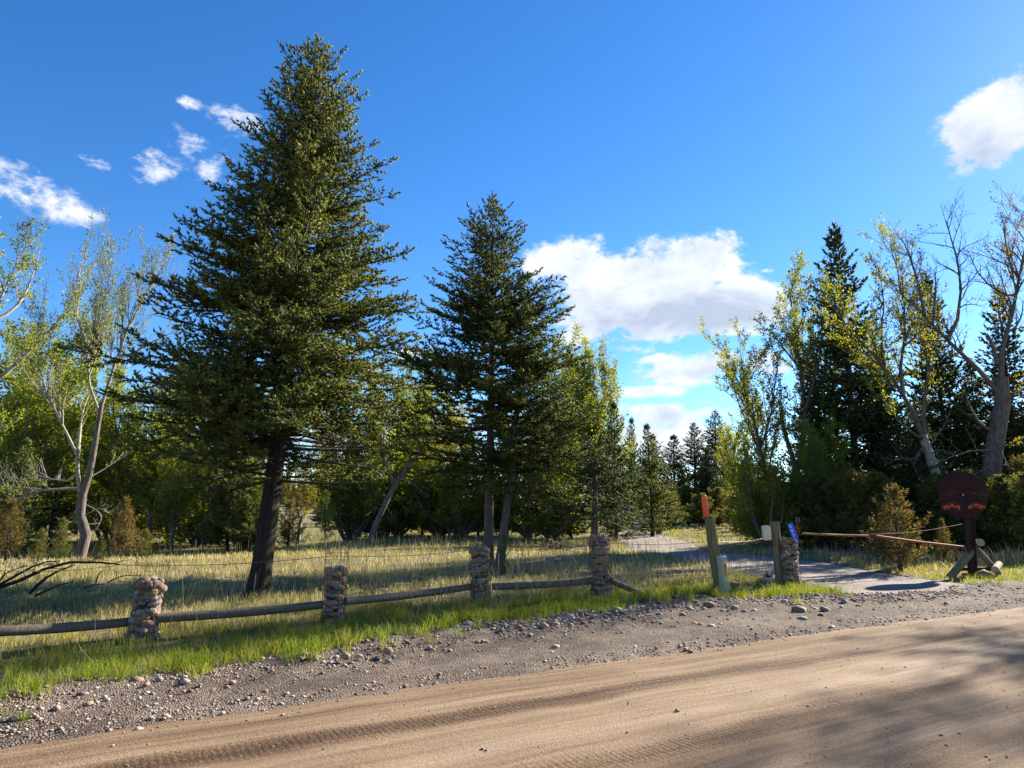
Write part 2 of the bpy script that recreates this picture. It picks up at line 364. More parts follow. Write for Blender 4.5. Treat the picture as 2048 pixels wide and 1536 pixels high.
def roadmat():
    m = M_('packed_dirt'); nt, N, L = nodes(m); b = N['Principled BSDF']; b.inputs['Roughness'].default_value = .9
    b.inputs['Specular IOR Level'].default_value = .15
    tc = N.new('ShaderNodeTexCoord'); sp = N.new('ShaderNodeSeparateXYZ'); L.new(tc.outputs['Object'], sp.inputs[0])
    wob = tex(N, L, .35, 3, .5, off=(3, 0, 0))
    def mth(op, a, b_=None, c_=None):
        n = N.new('ShaderNodeMath'); n.operation = op
        for i, v in enumerate((a, b_, c_)):
            if v is None: continue
            if isinstance(v, (int, float)): n.inputs[i].default_value = v
            else: L.new(v, n.inputs[i])
        return n.outputs[0]
    vv = mth('MULTIPLY_ADD', mth('SUBTRACT', wob, .5), .35, sp.outputs[1])
    # streaks along the road + broad patches + grain
    st = tex(N, L, 1.0, 6, .65, sc3=(.10, 3.2, 1)); st2 = tex(N, L, 1.0, 5, .6, sc3=(.5, 14, 1)); pt = tex(N, L, .7, 5, .6); gr = tex(N, L, 70, 5, .7)
    def band(c, w):
        d = mth('DIVIDE', mth('SUBTRACT', vv, c), w); d = mth('MULTIPLY', d, d); return mth('POWER', 2.718, mth('MULTIPLY', mth('MULTIPLY', d, d), -1))
    t1 = band(5.15, .16); t2 = band(3.85, .17); t3 = band(5.75, .10); t4 = band(2.7, .3)
    # tyre tread relief inside the tracks
    wv = N.new('ShaderNodeTexWave'); wv.inputs['Scale'].default_value = 7; wv.inputs['Distortion'].default_value = 3.5; wv.inputs['Detail'].default_value = 3
    wv.inputs['Detail Scale'].default_value = 3
    L.new(tc.outputs['Object'], wv.inputs['Vector'])
    cl = tex(N, L, 26, 4, .7)
    pale = mth('ADD', band(4.45, .30), mth('MULTIPLY', band(3.2, .25), .5))
    base = mth('SUBTRACT', mth('ADD', mth('MULTIPLY', st, .85), mth('ADD', mth('MULTIPLY', pt, .30), mth('MULTIPLY', st2, .50))), .26)
    base = mth('SUBTRACT', base, mth('MULTIPLY', t1, mth('ADD', .06, mth('MULTIPLY', cl, .34))))
    base = mth('SUBTRACT', base, mth('MULTIPLY', t2, mth('ADD', .05, mth('MULTIPLY', wv.outputs[0], .16))))
    base = mth('SUBTRACT', base, mth('MULTIPLY', t3, .10)); base = mth('SUBTRACT', base, mth('MULTIPLY', t4, .06))
    base = mth('ADD', base, mth('MULTIPLY', pale, .10))
    base = mth('ADD', base, mth('MULTIPLY', mth('SUBTRACT', gr, .5), .75))
    col = ramp(N, L, base, [(.22, (.062, .034, .019)), (.45, (.135, .084, .049)), (.62, (.205, .138, .086)), (.85, (.30, .222, .155))])
    L.new(col, b.inputs['Base Color'])
    g2 = tex(N, L, 22, 5, .7, off=(1, 5, 0)); hgt = mth('ADD', mth('MULTIPLY', gr, .45), mth('MULTIPLY', mth('ADD', t1, mth('MULTIPLY', t2, .7)), mth('ADD', mth('MULTIPLY', wv.outputs[0], .12), cl)))
    hgt = mth('ADD', hgt, mth('ADD', mth('MULTIPLY', st2, .10), mth('MULTIPLY', g2, .35)))
    bump(N, L, b, hgt, .9, .03); return m
MAT['road'] = roadmat()

# ------------------------------------------------------------------ terrain
EDGE_U = [-80, -.6, 1, 3.6, 5.5, 7.4, 9.5, 11.6, 12.7, 15, 17, 19, 24, 120]
EDGE_V = [7.4, 7.56, 7.79, 8.41, 8.9, 9.25, 9.1, 8.2, 7.95, 8.1, 8.0, 7.7, 7.5, 7.5]
def edge(u): return np.interp(u, EDGE_U, EDGE_V) + .12 * np.sin(u * 1.7) + .09 * np.sin(u * 4.3 + 1) + .06 * np.sin(u * 9.7 + 2)
DL = [(1205, 1046), (1215, 1052), (1222, 1060), (1242, 1080), (1290, 1103), (1400, 1125), (1500, 1145), (1590, 1163), (1675, 1180), (1745, 1197), (1790, 1214)]
DR = [(1262, 1046), (1282, 1051), (1300, 1057), (1335, 1075), (1420, 1104), (1530, 1113), (1640, 1125), (1750, 1143), (1850, 1160), (1960, 1174), (2080, 1192)]
DLw = np.array([G(*p)[:2] for p in DL]); DRw = np.array([G(*p)[:2] for p in DR])
def resample(a, k):
    t = np.linspace(0, len(a) - 1, k); i = np.arange(len(a))
    return np.stack([np.interp(t, i, a[:, j]) for j in range(a.shape[1])], 1)
DLs, DRs = resample(DLw, 120), resample(DRw, 120)
DC, DH = (DLs + DRs) / 2, np.linalg.norm(DLs - DRs, axis=1) / 2
def drive_d(x, y):                              # <0 inside the driveway
    x = np.atleast_1d(x); y = np.atleast_1d(y)
    out = np.full(x.shape, 99.)
    sh = x.shape; xf, yf = x.ravel(), y.ravel(); o = np.full(xf.shape, 99.)
    for c, a, b in zip(DC, DLs, DRs):
        # distance to the cross segment a-b
        d = b - a; t = np.clip(((xf - a[0]) * d[0] + (yf - a[1]) * d[1]) / (d @ d), 0, 1)
        o = np.minimum(o, np.hypot(xf - a[0] - t * d[0], yf - a[1] - t * d[1]))
    return o.reshape(sh) - .25
def height(x, y):
    u, v = uv(x, y)
    h = .035 * snoise(x, y, .55) * sstep(8, 11, v) + .07 * snoise(x, y, .16, 1) * sstep(11, 18, v)
    e = edge(u)
    h = h + .07 * np.exp(-((v - e + .15) / .5) ** 2) * (1 - sstep(12, 14, u)) * (.6 + .5 * snoise(u, v, 1.3, 2))     # windrow of graded gravel
    h = h - .55 * sstep(-5, -13, x) * sstep(20, 27, y) * (1 - sstep(40, 60, y)) - .12 * np.exp(-((v - 9.7) / .8) ** 2) * sstep(4, 0, u)
    h = h + .012 * snoise(x, y, 3.1, 3)
    return h

def grid(xs, ys, fn):
    X, Y = np.meshgrid(xs, ys, indexing='ij'); v = fn(X, Y).reshape(-1, 3)
    n, m = len(xs), len(ys); i = np.arange(n * m).reshape(n, m)
    return v, np.stack([i[:-1, :-1], i[1:, :-1], i[1:, 1:], i[:-1, 1:]], -1).reshape(-1, 4)

# ground: one sheet reaching the horizon, graded in (u, v)
gu = np.concatenate([-np.geomspace(3000, 12, 24), np.arange(-11, 30, .25), np.geomspace(30, 3000, 34)])
gv = np.concatenate([-np.geomspace(3000, 8, 16), np.arange(-7, 6.4, .8), np.arange(6.4, 15, .16), np.geomspace(15, 60, 50), np.geomspace(66, 3000, 20)])
def gfun(u, v):
    x, y = xy(u, v); h = height(x, y)
    near = (np.abs(x) < 60) & (y < 130) & (y > -5)
    dd = np.full(x.shape, 9.); dd[near] = drive_d(x[near], y[near])
    e = edge(u)
    h = h - .06 * sstep(.0, .35, e - v) - .06 * sstep(.05, -.35, dd) * (v > 7)
    return np.stack([x, y, h], -1)
ground = obj('ground', mesh('ground', [grid(gu, gv, gfun)], MAT['ground'], True)); tag(ground, kind='structure')

ROT = (0, 0, math.atan2(U[1], U[0]))
def road_h(u, v):
    h = .05 - .0022 * (v - 1) ** 2 * .5 + .006 * np.sin(u * .9 + v)
    for c, w, d in ((5.15, .15, .009), (3.85, .16, .008), (2.6, .2, .007), (1.0, .3, .008)):
        h = h - d * np.exp(-((v - c) / w) ** 2) + d * .6 * np.exp(-((v - c - .28) / .1) ** 2)
    return h + .006 * snoise(u, v, 2.2, 1) - .05 * sstep(5.9, 6.6, v) - .05 * sstep(-5.9, -6.6, v)
ru = np.concatenate([-np.geomspace(400, 6, 20), np.arange(-5, 20, .12), np.geomspace(20.2, 600, 40)])
rv = np.concatenate([np.arange(-6.8, 1.9, .3), np.arange(2.0, 6.81, .11)])
road = obj('road', mesh('road', [grid(ru, rv, lambda u, v: np.stack([u, v, road_h(u, v)], -1))], MAT['road'], True), rot=ROT)
tag(road, kind='structure')
def sh_h(u, t):
    e = edge(u); v0 = 5.9; v = v0 + (e + .25 - v0) * t
    x, y = xy(u, v)
    z = height(x, y) + .012 - .05 * sstep(.88, 1, t) + .012 * snoise(u, v, 4.5, 4) - .02 * (1 - sstep(0, .12, t))
    return np.stack([u, v, z], -1)
su = np.concatenate([-np.geomspace(400, 6, 20), np.arange(-5, 26, .11), np.geomspace(26.2, 500, 30)])
sh = obj('gravel_shoulder', mesh('gravel_shoulder', [grid(su, np.linspace(0, 1, 34), sh_h)], MAT['gravel'], True), rot=ROT)
tag(sh, kind='structure')
def dr_h(i, t):
    a = DLs[i.astype(int)]; b = DRs[i.astype(int)]; p = a + (b - a) * (t[..., None] * 1.12 - .06)
    z = height(p[..., 0], p[..., 1]) + .018 - .05 * (sstep(.06, 0, t) + sstep(.94, 1, t))
    w = .012 * (np.exp(-((t - .3) / .08) ** 2) + np.exp(-((t - .7) / .08) ** 2))
    return np.stack([p[..., 0], p[..., 1], z - w - .06 * sstep(104, 116, i)], -1)
drv = obj('driveway', mesh('driveway', [grid(np.arange(120), np.linspace(0, 1, 26), dr_h)], MAT['drive'], True)); tag(drv, kind='structure')

def hz(x, y): return float(height(np.array([x]), np.array([y]))[0])
def ground_at(px, py):
    p = G(px, py); p = G(px, py, hz(p[0], p[1])); return p

# far forested hill on the left
def hill_h(x, y):
    return 105 * np.exp(-(((x + 520) / 260) ** 2 + ((y - 560) / 170) ** 2)) * (1 + .08 * snoise(x, y, .02, 2)) + 8 * snoise(x, y, .012, 1) * sstep(300, 420, y)
hx = np.linspace(-1100, 60, 70); hy = np.linspace(300, 900, 40)
hill = obj('hill', mesh('hill', [grid(hx, hy, lambda x, y: np.stack([x, y, hill_h(x, y) - 3 + 0 * x], -1))], MAT['ground'], True)); tag(hill, kind='structure')

# ------------------------------------------------------------------ vegetation builders
def needles(P, D, Ln, n, nl, nw, rng, spread=.85, var=None, fat=0):
    """brush shoots: P,D (S,3), Ln (S,) -> triangles"""
    S = len(P)
    j = np.arange(n)
    th = rng.uniform(0, 6.28, (S, n)) + j * 2.4
    ref = np.where(np.abs(D[:, 2:3]) > .9, np.array([1., 0, 0]), np.array([0, 0, 1.]))
    A = norm(np.cross(D, ref)); B = np.cross(D, A)
    side = A[:, None] * np.cos(th)[..., None] + B[:, None] * np.sin(th)[..., None]
    t = (j + rng.uniform(0, 1, (S, n))) / n
    o = P[:, None] + D[:, None] * (Ln[:, None] * t)[..., None]
    nd = norm(D[:, None] * rng.uniform(.35, .9, (S, n, 1)) + side * spread)
    ln = nl * rng.uniform(.7, 1.25, (S, n, 1))
    wv = norm(np.cross(nd, rng.normal(size=(S, n, 3)))) * nw * .5
    tip = o + nd * ln; mid = o + nd * ln * .25
    v = np.stack([mid - wv, mid + wv, tip], 2).reshape(-1, 3)
    f = np.arange(S * n * 3).reshape(-1, 3)
    va = (var[:, None, None] + rng.normal(0, .08, (S, n, 1)) + np.zeros((1, 1, 3))).reshape(-1)
    if fat:                                      # solid brush body: three-sided spindle along the shoot
        m = 3; th = rng.uniform(0, 6.28, (S, 1)) + np.arange(m) * 2.0944
        rr = fat * rng.uniform(.65, 1.3, (S, m, 1))
        ring = P[:, None] + D[:, None] * (Ln[:, None] * rng.uniform(.3, .6, (S, m)))[..., None] + (A[:, None] * np.cos(th)[..., None] + B[:, None] * np.sin(th)[..., None]) * rr
        bv = np.concatenate([P[:, None] - D[:, None] * (Ln * .1)[:, None, None], ring, P[:, None] + D[:, None] * (Ln * 1.1)[:, None, None]], 1)
        bf = np.array([[0, 2, 1], [0, 3, 2], [0, 1, 3], [4, 1, 2], [4, 2, 3], [4, 3, 1]])
        F = (np.arange(S)[:, None, None] * 5 + bf).reshape(-1, 3)
        v2 = np.concatenate([bv.reshape(-1, 3), v]); f2 = np.concatenate([F, f + S * 5])
        return v2, f2, np.concatenate([np.repeat(var, 5), va])
    return v, f, va

def conifer(rng, H, prof, zb, axis, nb, tw=.09, sp=.065, sl=.11, nn=12, nl=.032, nw=.006, r0=.2, pitch=(-.12, .9), bare=None, twl=.36, up=0, jit=.2, trunk_n=10, lump=.2, fat=0, curl=(.05, .30)):
    """returns trunk, branch and foliage chunks. axis(z)->xy centre line; prof(z,az)->branch reach"""
    zs = np.concatenate([[-.15, 0, .08, .25], np.linspace(.6, H, 14)])
    cx = np.array([[*axis(z), z] for z in zs])
    rr = r0 * np.clip(1 - zs / H, 0.012, 1) ** .85; rr[:4] *= (1.45, 1.35, 1.22, 1.1)
    trunk = log(cx, rr, trunk_n, .05, rng, cap=False)
    BP, BR, TP, TD, TL, TV = [], [], [], [], [], []; ph0 = rng.uniform(0, 6)
    def lumpf(z, az):                            # boughs in tiers, some sectors thin or missing
        k = math.sin(z * 2.9 + 1.7 * az + ph0) * math.sin(z * 1.3 - 2 * az + 1) + .5 * math.sin(z * 6.1 + 3 * az + 2 * ph0)
        return (1 + lump * k) * (.6 if k < -.75 else 1)
    t = rng.uniform(0, 1, nb) ** .82
    zz = np.sort(zb + (H - zb) * t * .992)
    for i, z in enumerate(zz):
        az = i * 2.399 + rng.normal(0, .5); s_h = (z - zb) / (H - zb)
        hd = np.array([math.cos(az), math.sin(az), 0])
        a = pitch[0] + (pitch[1] - pitch[0]) * s_h ** 1.5 + rng.normal(0, .10)
        c = rng.uniform(*curl) + up
        L = prof(z, az)
        for _ in range(6): L = .5 * L + .5 * prof(min(z + L * (a + c) * .8, H), az)
        L = max(.06, L * rng.uniform(1 - jit * 1.6, 1 + jit * .6) * lumpf(z, az))
        s = np.linspace(0, 1, 6)
        b0 = np.array([*axis(z), z])
        lat = np.array([-hd[1], hd[0], 0]); bow = rng.normal(0, .10)
        def pos(q): return b0 + hd * (L * q)[:, None] + lat * (bow * L * q * q)[:, None] + np.array([0, 0, 1.]) * (L * (a * q + c * q * q))[:, None]
        P = pos(s); BP.append(P); rb = max(.006, min(.030, .012 * L + .004)) * (r0 / .2) ** .5
        BR.append(rb * (1 - .85 * s))
        isb = bare is not None and rng.random() < bare(z, az)
        n = max(2, int(L / tw)); q = (np.arange(n) + rng.uniform(0, 1, n)) / n
        q0 = (.20 if s_h < .5 else .10); q = q0 + (1 - q0) * q
        if isb: q = q[rng.random(n) < .55]; n = len(q)
        if n == 0: continue
        sgn = np.where(np.arange(n) % 2 == 0, 1., -1.)
        ph = rng.uniform(.6, 1.15, n); sl_ = a + 2 * c * q
        td = hd * np.cos(ph)[:, None] + lat * (np.sin(ph) * sgn)[:, None] + np.array([0, 0, 1.]) * (sl_ * .5 + rng.normal(.10 + up * .5, .34, n))[:, None]
        tl = (twl * L * (1 - q) ** .75 + .09 * min(1, .35 + L)) * rng.uniform(.6, 1.15, n)
        TP.append(pos(q)); TD.append(norm(td)); TL.append(tl if not isb else -tl)
        TV.append(rng.uniform(.2, .7) + rng.normal(0, .14, n))
        if not isb:
            TP.append(pos(np.array([.97]))); TD.append(norm(hd + np.array([0, 0, a + 2 * c]))[None]); TL.append(np.array([min(.2, .5 * L)])); TV.append(np.array([.6]))
    TP.append(np.array([[*axis(H * .985), H * .985]])); TD.append(np.array([[0, 0, 1.]])); TL.append(np.array([.022 * H])); TV.append(np.array([.6]))
    BP, BR = np.array(BP), np.array(BR)
    TP, TD, TL, TV = np.concatenate(TP), np.concatenate(TD), np.concatenate(TL), np.concatenate(TV)
    dead = TL < 0; TL = np.abs(TL)
    br = [tubes(BP, BR, 4)]
    s3 = np.array([0, .55, 1.])
    tpts = TP[:, None] + TD[:, None] * (TL[:, None] * s3)[..., None] + np.array([0, 0, 1.]) * (TL[:, None] * s3 ** 2 * .10)[..., None]
    br.append(tubes(tpts, np.broadcast_to(np.array([.0055, .004, .002]) * (sl / .11) ** .5, tpts.shape[:2]), 3))
    live = ~dead
    TP, TD, TL, TV = TP[live], TD[live], TL[live], TV[live]
    k = np.maximum(1, (TL / sp).astype(int)); rep = np.repeat(np.arange(len(TL)), k); S = len(rep)
    off = np.concatenate([np.arange(x) for x in k]) if S else np.zeros(0)
    q = (off + rng.uniform(.2, 1, S)) / k[rep]
    last = off == (k[rep] - 1)
    D = TD[rep]; P = TP[rep] + D * (TL[rep] * q)[:, None] + np.array([0, 0, 1.]) * (TL[rep] * q * q * .10)[:, None]
    lat = norm(np.cross(D, np.array([0, 0, 1.]) + 1e-3)); sg = np.where(off % 2 == 0, 1., -1.)
    ang = np.where(last, 0, rng.uniform(.4, .95, S))
    SD = norm(D * np.cos(ang)[:, None] + lat * (np.sin(ang) * sg)[:, None] + np.array([0, 0, 1.]) * rng.normal(.10 + up, .28, S)[:, None])
    SL = sl * rng.uniform(.6, 1.2, S)
    va = TV[rep] + rng.normal(0, .12, S) + .12 * (q - .5)
    fv, ff, fvar = needles(P, SD, SL, nn, nl, nw, rng, var=va, fat=fat)
    return trunk, br, [(fv, ff)], [fvar]

def deciduous(rng, limbs, lv, leaf_n, leaf_s, upb=.35, wob=.12, leafspread=.05, bare=None, ratio=(.55, .5, .45), ang=(.35, .9), space=(.55, .28, .16), skipbase=.25, sides=(8, 6, 4, 3), leafy=None):
    """limbs: list of (pts Kx3, r0, r1). Grows lv further levels; returns wood chunks and leaf chunk"""
    tub = {k: ([], []) for k in range(6)}; tips = []
    def add(P, r0, r1, level, dead):
        K = 6; i = np.linspace(0, len(P) - 1, K); P = np.stack([np.interp(i, np.arange(len(P)), P[:, j]) for j in range(3)], 1)
        tub[min(level, 5)][0].append(P); tub[min(level, 5)][1].append(np.linspace(r0, r1, K)); return P
    def rec(P, r0, r1, level, dead=False):
        P = add(P, r0, r1, level, dead); seg = np.linalg.norm(np.diff(P, axis=0), axis=1).sum()
        if level >= lv:
            if not dead: tips.append(P)
            return
        n = max(2, int(seg / space[min(level, len(space) - 1)]))
        sb = skipbase if level == 0 else .12
        for q in sb + (1 - sb) * (np.arange(n) + rng.uniform(0, 1, n)) / n:
            f = q * 5; k = min(int(f), 4); p = P[k] + (P[k + 1] - P[k]) * (f - k); T = norm(P[min(k + 1, 5)] - P[k])
            r = r0 + (r1 - r0) * q
            a = rng.uniform(*ang); w = rng.normal(size=3); w = norm(w - (w @ T) * T)
            d = norm(T * math.cos(a) + w * math.sin(a) + np.array([0, 0, upb * rng.uniform(.3, 1)]))
            L = seg * ratio[min(level, len(ratio) - 1)] * (1 - .45 * q) * rng.uniform(.6, 1.15)
            L = min(L, (3.2, 1.5, .8, .5)[min(level, 3)])
            pts = [p]; dd = d
            for s in range(4):
                dd = norm(dd + rng.normal(0, wob, 3) + np.array([0, 0, upb * .18])); pts.append(pts[-1] + dd * L / 4)
            rec(np.array(pts), min(r * .7, max(.007, .015 * L + .003)), .004, level + 1, dead)
    for (P, r0, r1, *o) in limbs:
        P = np.asarray(P, float)
        fl = o[0] if o else ''
        if fl == 'plain': add(P, r0, r1, 0, True)
        else: rec(P, r0, r1, 0, fl == 'dead')
    wood = [tubes(np.array(a), np.array(b), sides[min(k, len(sides) - 1)]) for k, (a, b) in tub.items() if a]
    leaves, lvar = [], []
    if tips and leaf_n:
        T = np.array(tips); B = len(T)
        q = rng.uniform(.15, 1, (B, leaf_n)); f = q * 5; k = np.minimum(f.astype(int), 4)
        p0 = np.take_along_axis(T, k[..., None], 1); p1 = np.take_along_axis(T, k[..., None] + 1, 1)
        p = p0 + (p1 - p0) * (f - k)[..., None] + rng.normal(0, leafspread, (B, leaf_n, 3))
        p = p.reshape(-1, 3); tv = np.repeat(rng.uniform(.2, .8, B), leaf_n)
        if leafy is not None:
            keep = rng.random(len(p)) < leafy(p); p = p[keep]; tv = tv[keep]
        d = norm(rng.normal(size=(len(p), 3)) + np.array([0, 0, -.3])); w = norm(np.cross(d, rng.normal(size=(len(p), 3))))
        s = leaf_s * rng.uniform(.6, 1.25, (len(p), 1))
        v = np.stack([p, p + d * s * .5 + w * s * .38, p + d * s, p + d * s * .5 - w * s * .38], 1).reshape(-1, 3)
        leaves = [(v, np.arange(len(v)).reshape(-1, 4))]; lvar = [np.repeat(tv + rng.normal(0, .15, len(p)), 4)]
    return wood, leaves, lvar

def place(name, label, cat, loc, parts, group=None, rotz=0):
    """parts: (part name, chunks, material, var) in coordinates relative to loc"""
    t = thing(name, label, cat, loc, rotz, group)
    for (pn, ch, m, va) in parts:
        if ch: obj(pn, mesh(pn, ch, m, va is None, va), t)
    return t
def rel(chunks, loc): return [(np.asarray(v) - np.asarray(loc), f) for v, f in chunks]

# ------------------------------------------------------------------ the tall fir behind the rail
def interp_prof(tab):                            # (z, left reach, right reach)
    z = [a for a, *_ in tab]; l = [b for _, b, _ in tab]; r = [c for *_, c in tab]
    def f(zz, az):
        k = .5 + .5 * math.cos(az); return float(np.interp(zz, z, l)) * (1 - k) + float(np.interp(zz, z, r)) * k
    return f
def tree_from_pixels(base, rows, axis_rows, Y):
    """rows: (py, left px, right px) outline in the photo at depth Y; returns H, axis, profile tables relative to base"""
    ax = [(AT(px, py, Y)) for px, py in axis_rows]
    az_, axx = [p[2] - base[2] for p in ax], [p[0] - base[0] for p in ax]
    o = np.argsort(az_); az_, axx = np.array(az_)[o], np.array(axx)[o]
    axis = lambda z: (float(np.interp(z, az_, axx)), 0.0)
    tab = []
    for py, lx, rx in rows:
        a, b = AT(lx, py, Y), AT(rx, py, Y); z = a[2] - base[2]; c = axis(z)[0] + base[0]
        tab.append((z, max(.05, c - a[0]), max(.05, b[0] - c)))
    tab.sort(); return az_[-1], axis, interp_prof(tab)

def big_fir():
    rng = np.random.default_rng(3)
    b = ground_at(515, 1196); Y = b[1]
    rows = [(960, 250, 800), (900, 262, 805), (840, 262, 800), (780, 300, 790), (700, 335, 815), (640, 335, 850), (600, 345, 815), (540, 360, 812), (500, 372, 785),
            (450, 400, 775), (420, 445, 772), (360, 465, 768), (300, 500, 745), (240, 520, 738), (190, 538, 722), (150, 565, 690), (115, 600, 662), (90, 620, 645), (78, 630, 636)]
    H, axis, prof = tree_from_pixels(b, rows, [(515, 1196), (545, 975), (572, 760), (600, 500), (620, 250), (632, 78)], Y)
    zb = AT(545, 965, Y)[2] - b[2]
    zt = AT(545, 850, Y)[2] - b[2]
    def bare(z, az): return (.75 if math.cos(az) > -.1 else .35) if z < zt else .04
    pr = lambda z, az: prof(z, az) * (1.04 - .26 * sstep(.45, .95, z / H)) * (1 if z > zt else .92)
    tr, br, fo, va = conifer(rng, H, pr, zb, axis, 460, tw=.095, sp=.040, sl=.092, nn=5, nl=.058, nw=.014, fat=.022, r0=.195, lump=.22, curl=(.0, .14), pitch=(-.12, .85), bare=bare, twl=.36, jit=.17, trunk_n=18)
    place('fir_tree', 'tallest dark green fir with leaning dark trunk right behind the rail fence', 'tree', b,
          [('trunk', tr, MAT['bark'], None), ('branches', br, MAT['twig'], None), ('crown', fo, MAT['fir'], va)], 'conifers along the rail fence')
    return b
BF = big_fir()

def twin_fir():
    rng = np.random.default_rng(8)
    b = ground_at(976, 1142); Y = b[1]
    rows = [(1010, 890, 1080), (960, 860, 1095), (900, 850, 1100), (840, 805, 1110), (800, 800, 1110), (740, 815, 1125), (700, 830, 1130), (650, 865, 1135), (600, 868, 1120), (560, 882, 1080),
            (520, 900, 1062), (480, 905, 1040), (450, 945, 1028), (420, 962, 1005), (400, 978, 992)]
    H, axis, prof = tree_from_pixels(b, rows, [(976, 1142), (978, 1000), (984, 700), (985, 392)], Y)
    zb = AT(985, 985, Y)[2] - b[2]
    tr, br, fo, va = conifer(rng, H, lambda z, az: prof(z, az) * (1.16 - .28 * sstep(.4, .95, z / H)), zb, axis, 310, tw=.115, sp=.045, sl=.11, nn=5, nl=.07, nw=.017, fat=.027, r0=.135, lump=.28, curl=(.0, .16), pitch=(-.10, .9), bare=lambda z, az: .35 if z < zb + 1.2 else .05, twl=.34, jit=.28, trunk_n=12)
    place('fir_tree', 'medium fir with speckled straight trunk behind the third stone pillar', 'tree', b,
          [('trunk', tr, MAT['barkgrey'], None), ('branches', br, MAT['twig'], None), ('crown', fo, MAT['fir'], va)], 'conifers along the rail fence')
    b = ground_at(1000, 1146); Y = b[1] ; 
    rows = [(1010, 990, 1185), (960, 990, 1195), (900, 985, 1190), (850, 985, 1200), (800, 990, 1190), (740, 1000, 1165), (700, 1010, 1150), (650, 1020, 1140), (600, 1030, 1090), (560, 1040, 1060)]
    H, axis, prof = tree_from_pixels(b, rows, [(997, 1146), (1010, 1040), (1022, 950), (1036, 800), (1045, 550)], Y)
    zb = AT(1015, 1000, Y)[2] - b[2]
    tr, br, fo, va = conifer(rng, H, lambda z, az: prof(z, az) * (1.08 - .2 * sstep(.4, .95, z / H)), zb, axis, 210, tw=.115, sp=.045, sl=.11, nn=5, nl=.07, nw=.017, fat=.027, r0=.115, lump=.28, curl=(.0, .14), pitch=(-.12, .75), bare=lambda z, az: .12, twl=.34, jit=.28, trunk_n=12)
    place('fir_tree', 'slimmer leaning fir trunk just right of the medium fir, yellow green on its right side', 'tree', b,
          [('trunk', tr, MAT['barkgrey'], None), ('branches', br, MAT['twig'], None), ('crown', fo, MAT['fir'], va)], 'conifers along the rail fence')
twin_fir()

# ------------------------------------------------------------------ repeated conifers, built once and copied
PROTO = {}
def proto(key, name, cat, mat, seed, **kw):
    rng = np.random.default_rng(seed); H = kw.pop('H'); zb = kw.pop('zb'); w = kw.pop('w'); shp = kw.pop('shape', 1.0); bm = kw.pop('barkmat', 'twig')
    lump = rng.uniform(.75, 1.15, 12)
    def prof(z, az):
        t = np.clip((z - zb) / (H - zb), 0, 1)
        return w * (1 - t) ** shp * (.75 + .25 * min(1, t / .10)) * lump[int(z / H * 7 + az * 2) % 12]
    tr, br, fo, va = conifer(rng, H, prof, zb, lambda z: (.12 * math.sin(z * .3 + seed), .1 * math.cos(z * .25)), trunk_n=7, **kw)
    me_t = mesh(name + '_trunk', tr + br, MAT[bm], True); me_c = mesh(name + '_crown', fo, mat, False, va)
    PROTO[key] = (name, cat, me_t, me_c, H)
def put(key, loc, H, label, wide=1.0, rotz=None, group=None):
    name, cat, me_t, me_c, H0 = PROTO[key]
    s = H / H0
    t = thing(name, label, cat, loc, random.uniform(0, 6.28) if rotz is None else rotz, group)
    t.scale = (s * wide, s * wide, s)
    obj('trunk', me_t, t); obj('crown', me_c, t); return t
far = dict(tw=.12, sp=.09, sl=.19, nn=3, nl=.13, nw=.045, fat=.052, r0=.16)
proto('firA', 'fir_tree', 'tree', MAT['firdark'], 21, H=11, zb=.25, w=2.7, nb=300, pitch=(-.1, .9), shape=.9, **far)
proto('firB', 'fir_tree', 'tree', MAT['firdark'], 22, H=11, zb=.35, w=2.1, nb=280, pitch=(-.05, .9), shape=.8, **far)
proto('firC', 'fir_tree', 'tree', MAT['fir'], 23, H=9, zb=.2, w=1.7, nb=210, pitch=(0, .9), shape=.75, **far)
proto('pine', 'pine_tree', 'tree', MAT['pine'], 24, H=5, zb=.4, w=1.0, nb=70, tw=.16, sp=.14, sl=.22, nn=12, nl=.20, nw=.026, r0=.08, pitch=(.2, 1.0), up=.25, shape=.5)
proto('junA', 'juniper_bush', 'bush', MAT['juniper'], 25, H=2.4, zb=.05, w=.75, nb=110, tw=.07, sp=.07, sl=.16, nn=7, nl=.10, nw=.036, r0=.05, pitch=(.35, 1.6), up=.3, shape=.6)
proto('junB', 'juniper_bush', 'bush', MAT['rustjuniper'], 26, H=2.2, zb=.05, w=.7, nb=100, tw=.07, sp=.07, sl=.16, nn=7, nl=.10, nw=.034, r0=.05, pitch=(.3, 1.6), up=.35, shape=.7)
proto('junC', 'juniper_bush', 'bush', MAT['juniper'], 27, H=3.5, zb=.1, w=1.5, nb=150, tw=.10, sp=.10, sl=.2, nn=8, nl=.15, nw=.055, r0=.08, pitch=(.15, 1.4), up=.25, shape=.55)

proto('tallpine', 'pine_tree', 'tree', MAT['pine'], 28, H=12, zb=7.6, w=2.0, nb=48, tw=.2, sp=.2, sl=.3, nn=12, nl=.2, nw=.03, r0=.16, pitch=(0, .8), shape=.5)

proto('shadepine', 'pine_tree', 'tree', MAT['pine'], 29, H=24, zb=17.6, w=1.6, nb=120, tw=.16, sp=.15, sl=.3, nn=4, nl=.2, nw=.05, fat=.06, r0=.2, pitch=(0, .7), shape=.35)  # unseen pine, added with a high narrow crown to shade the left fence strip

ORD = 'first second third fourth fifth sixth seventh eighth ninth tenth eleventh twelfth thirteenth fourteenth fifteenth sixteenth'.split()
def nth(px, pxs): return ORD[sorted(pxs).index(px)] + ' from the left'

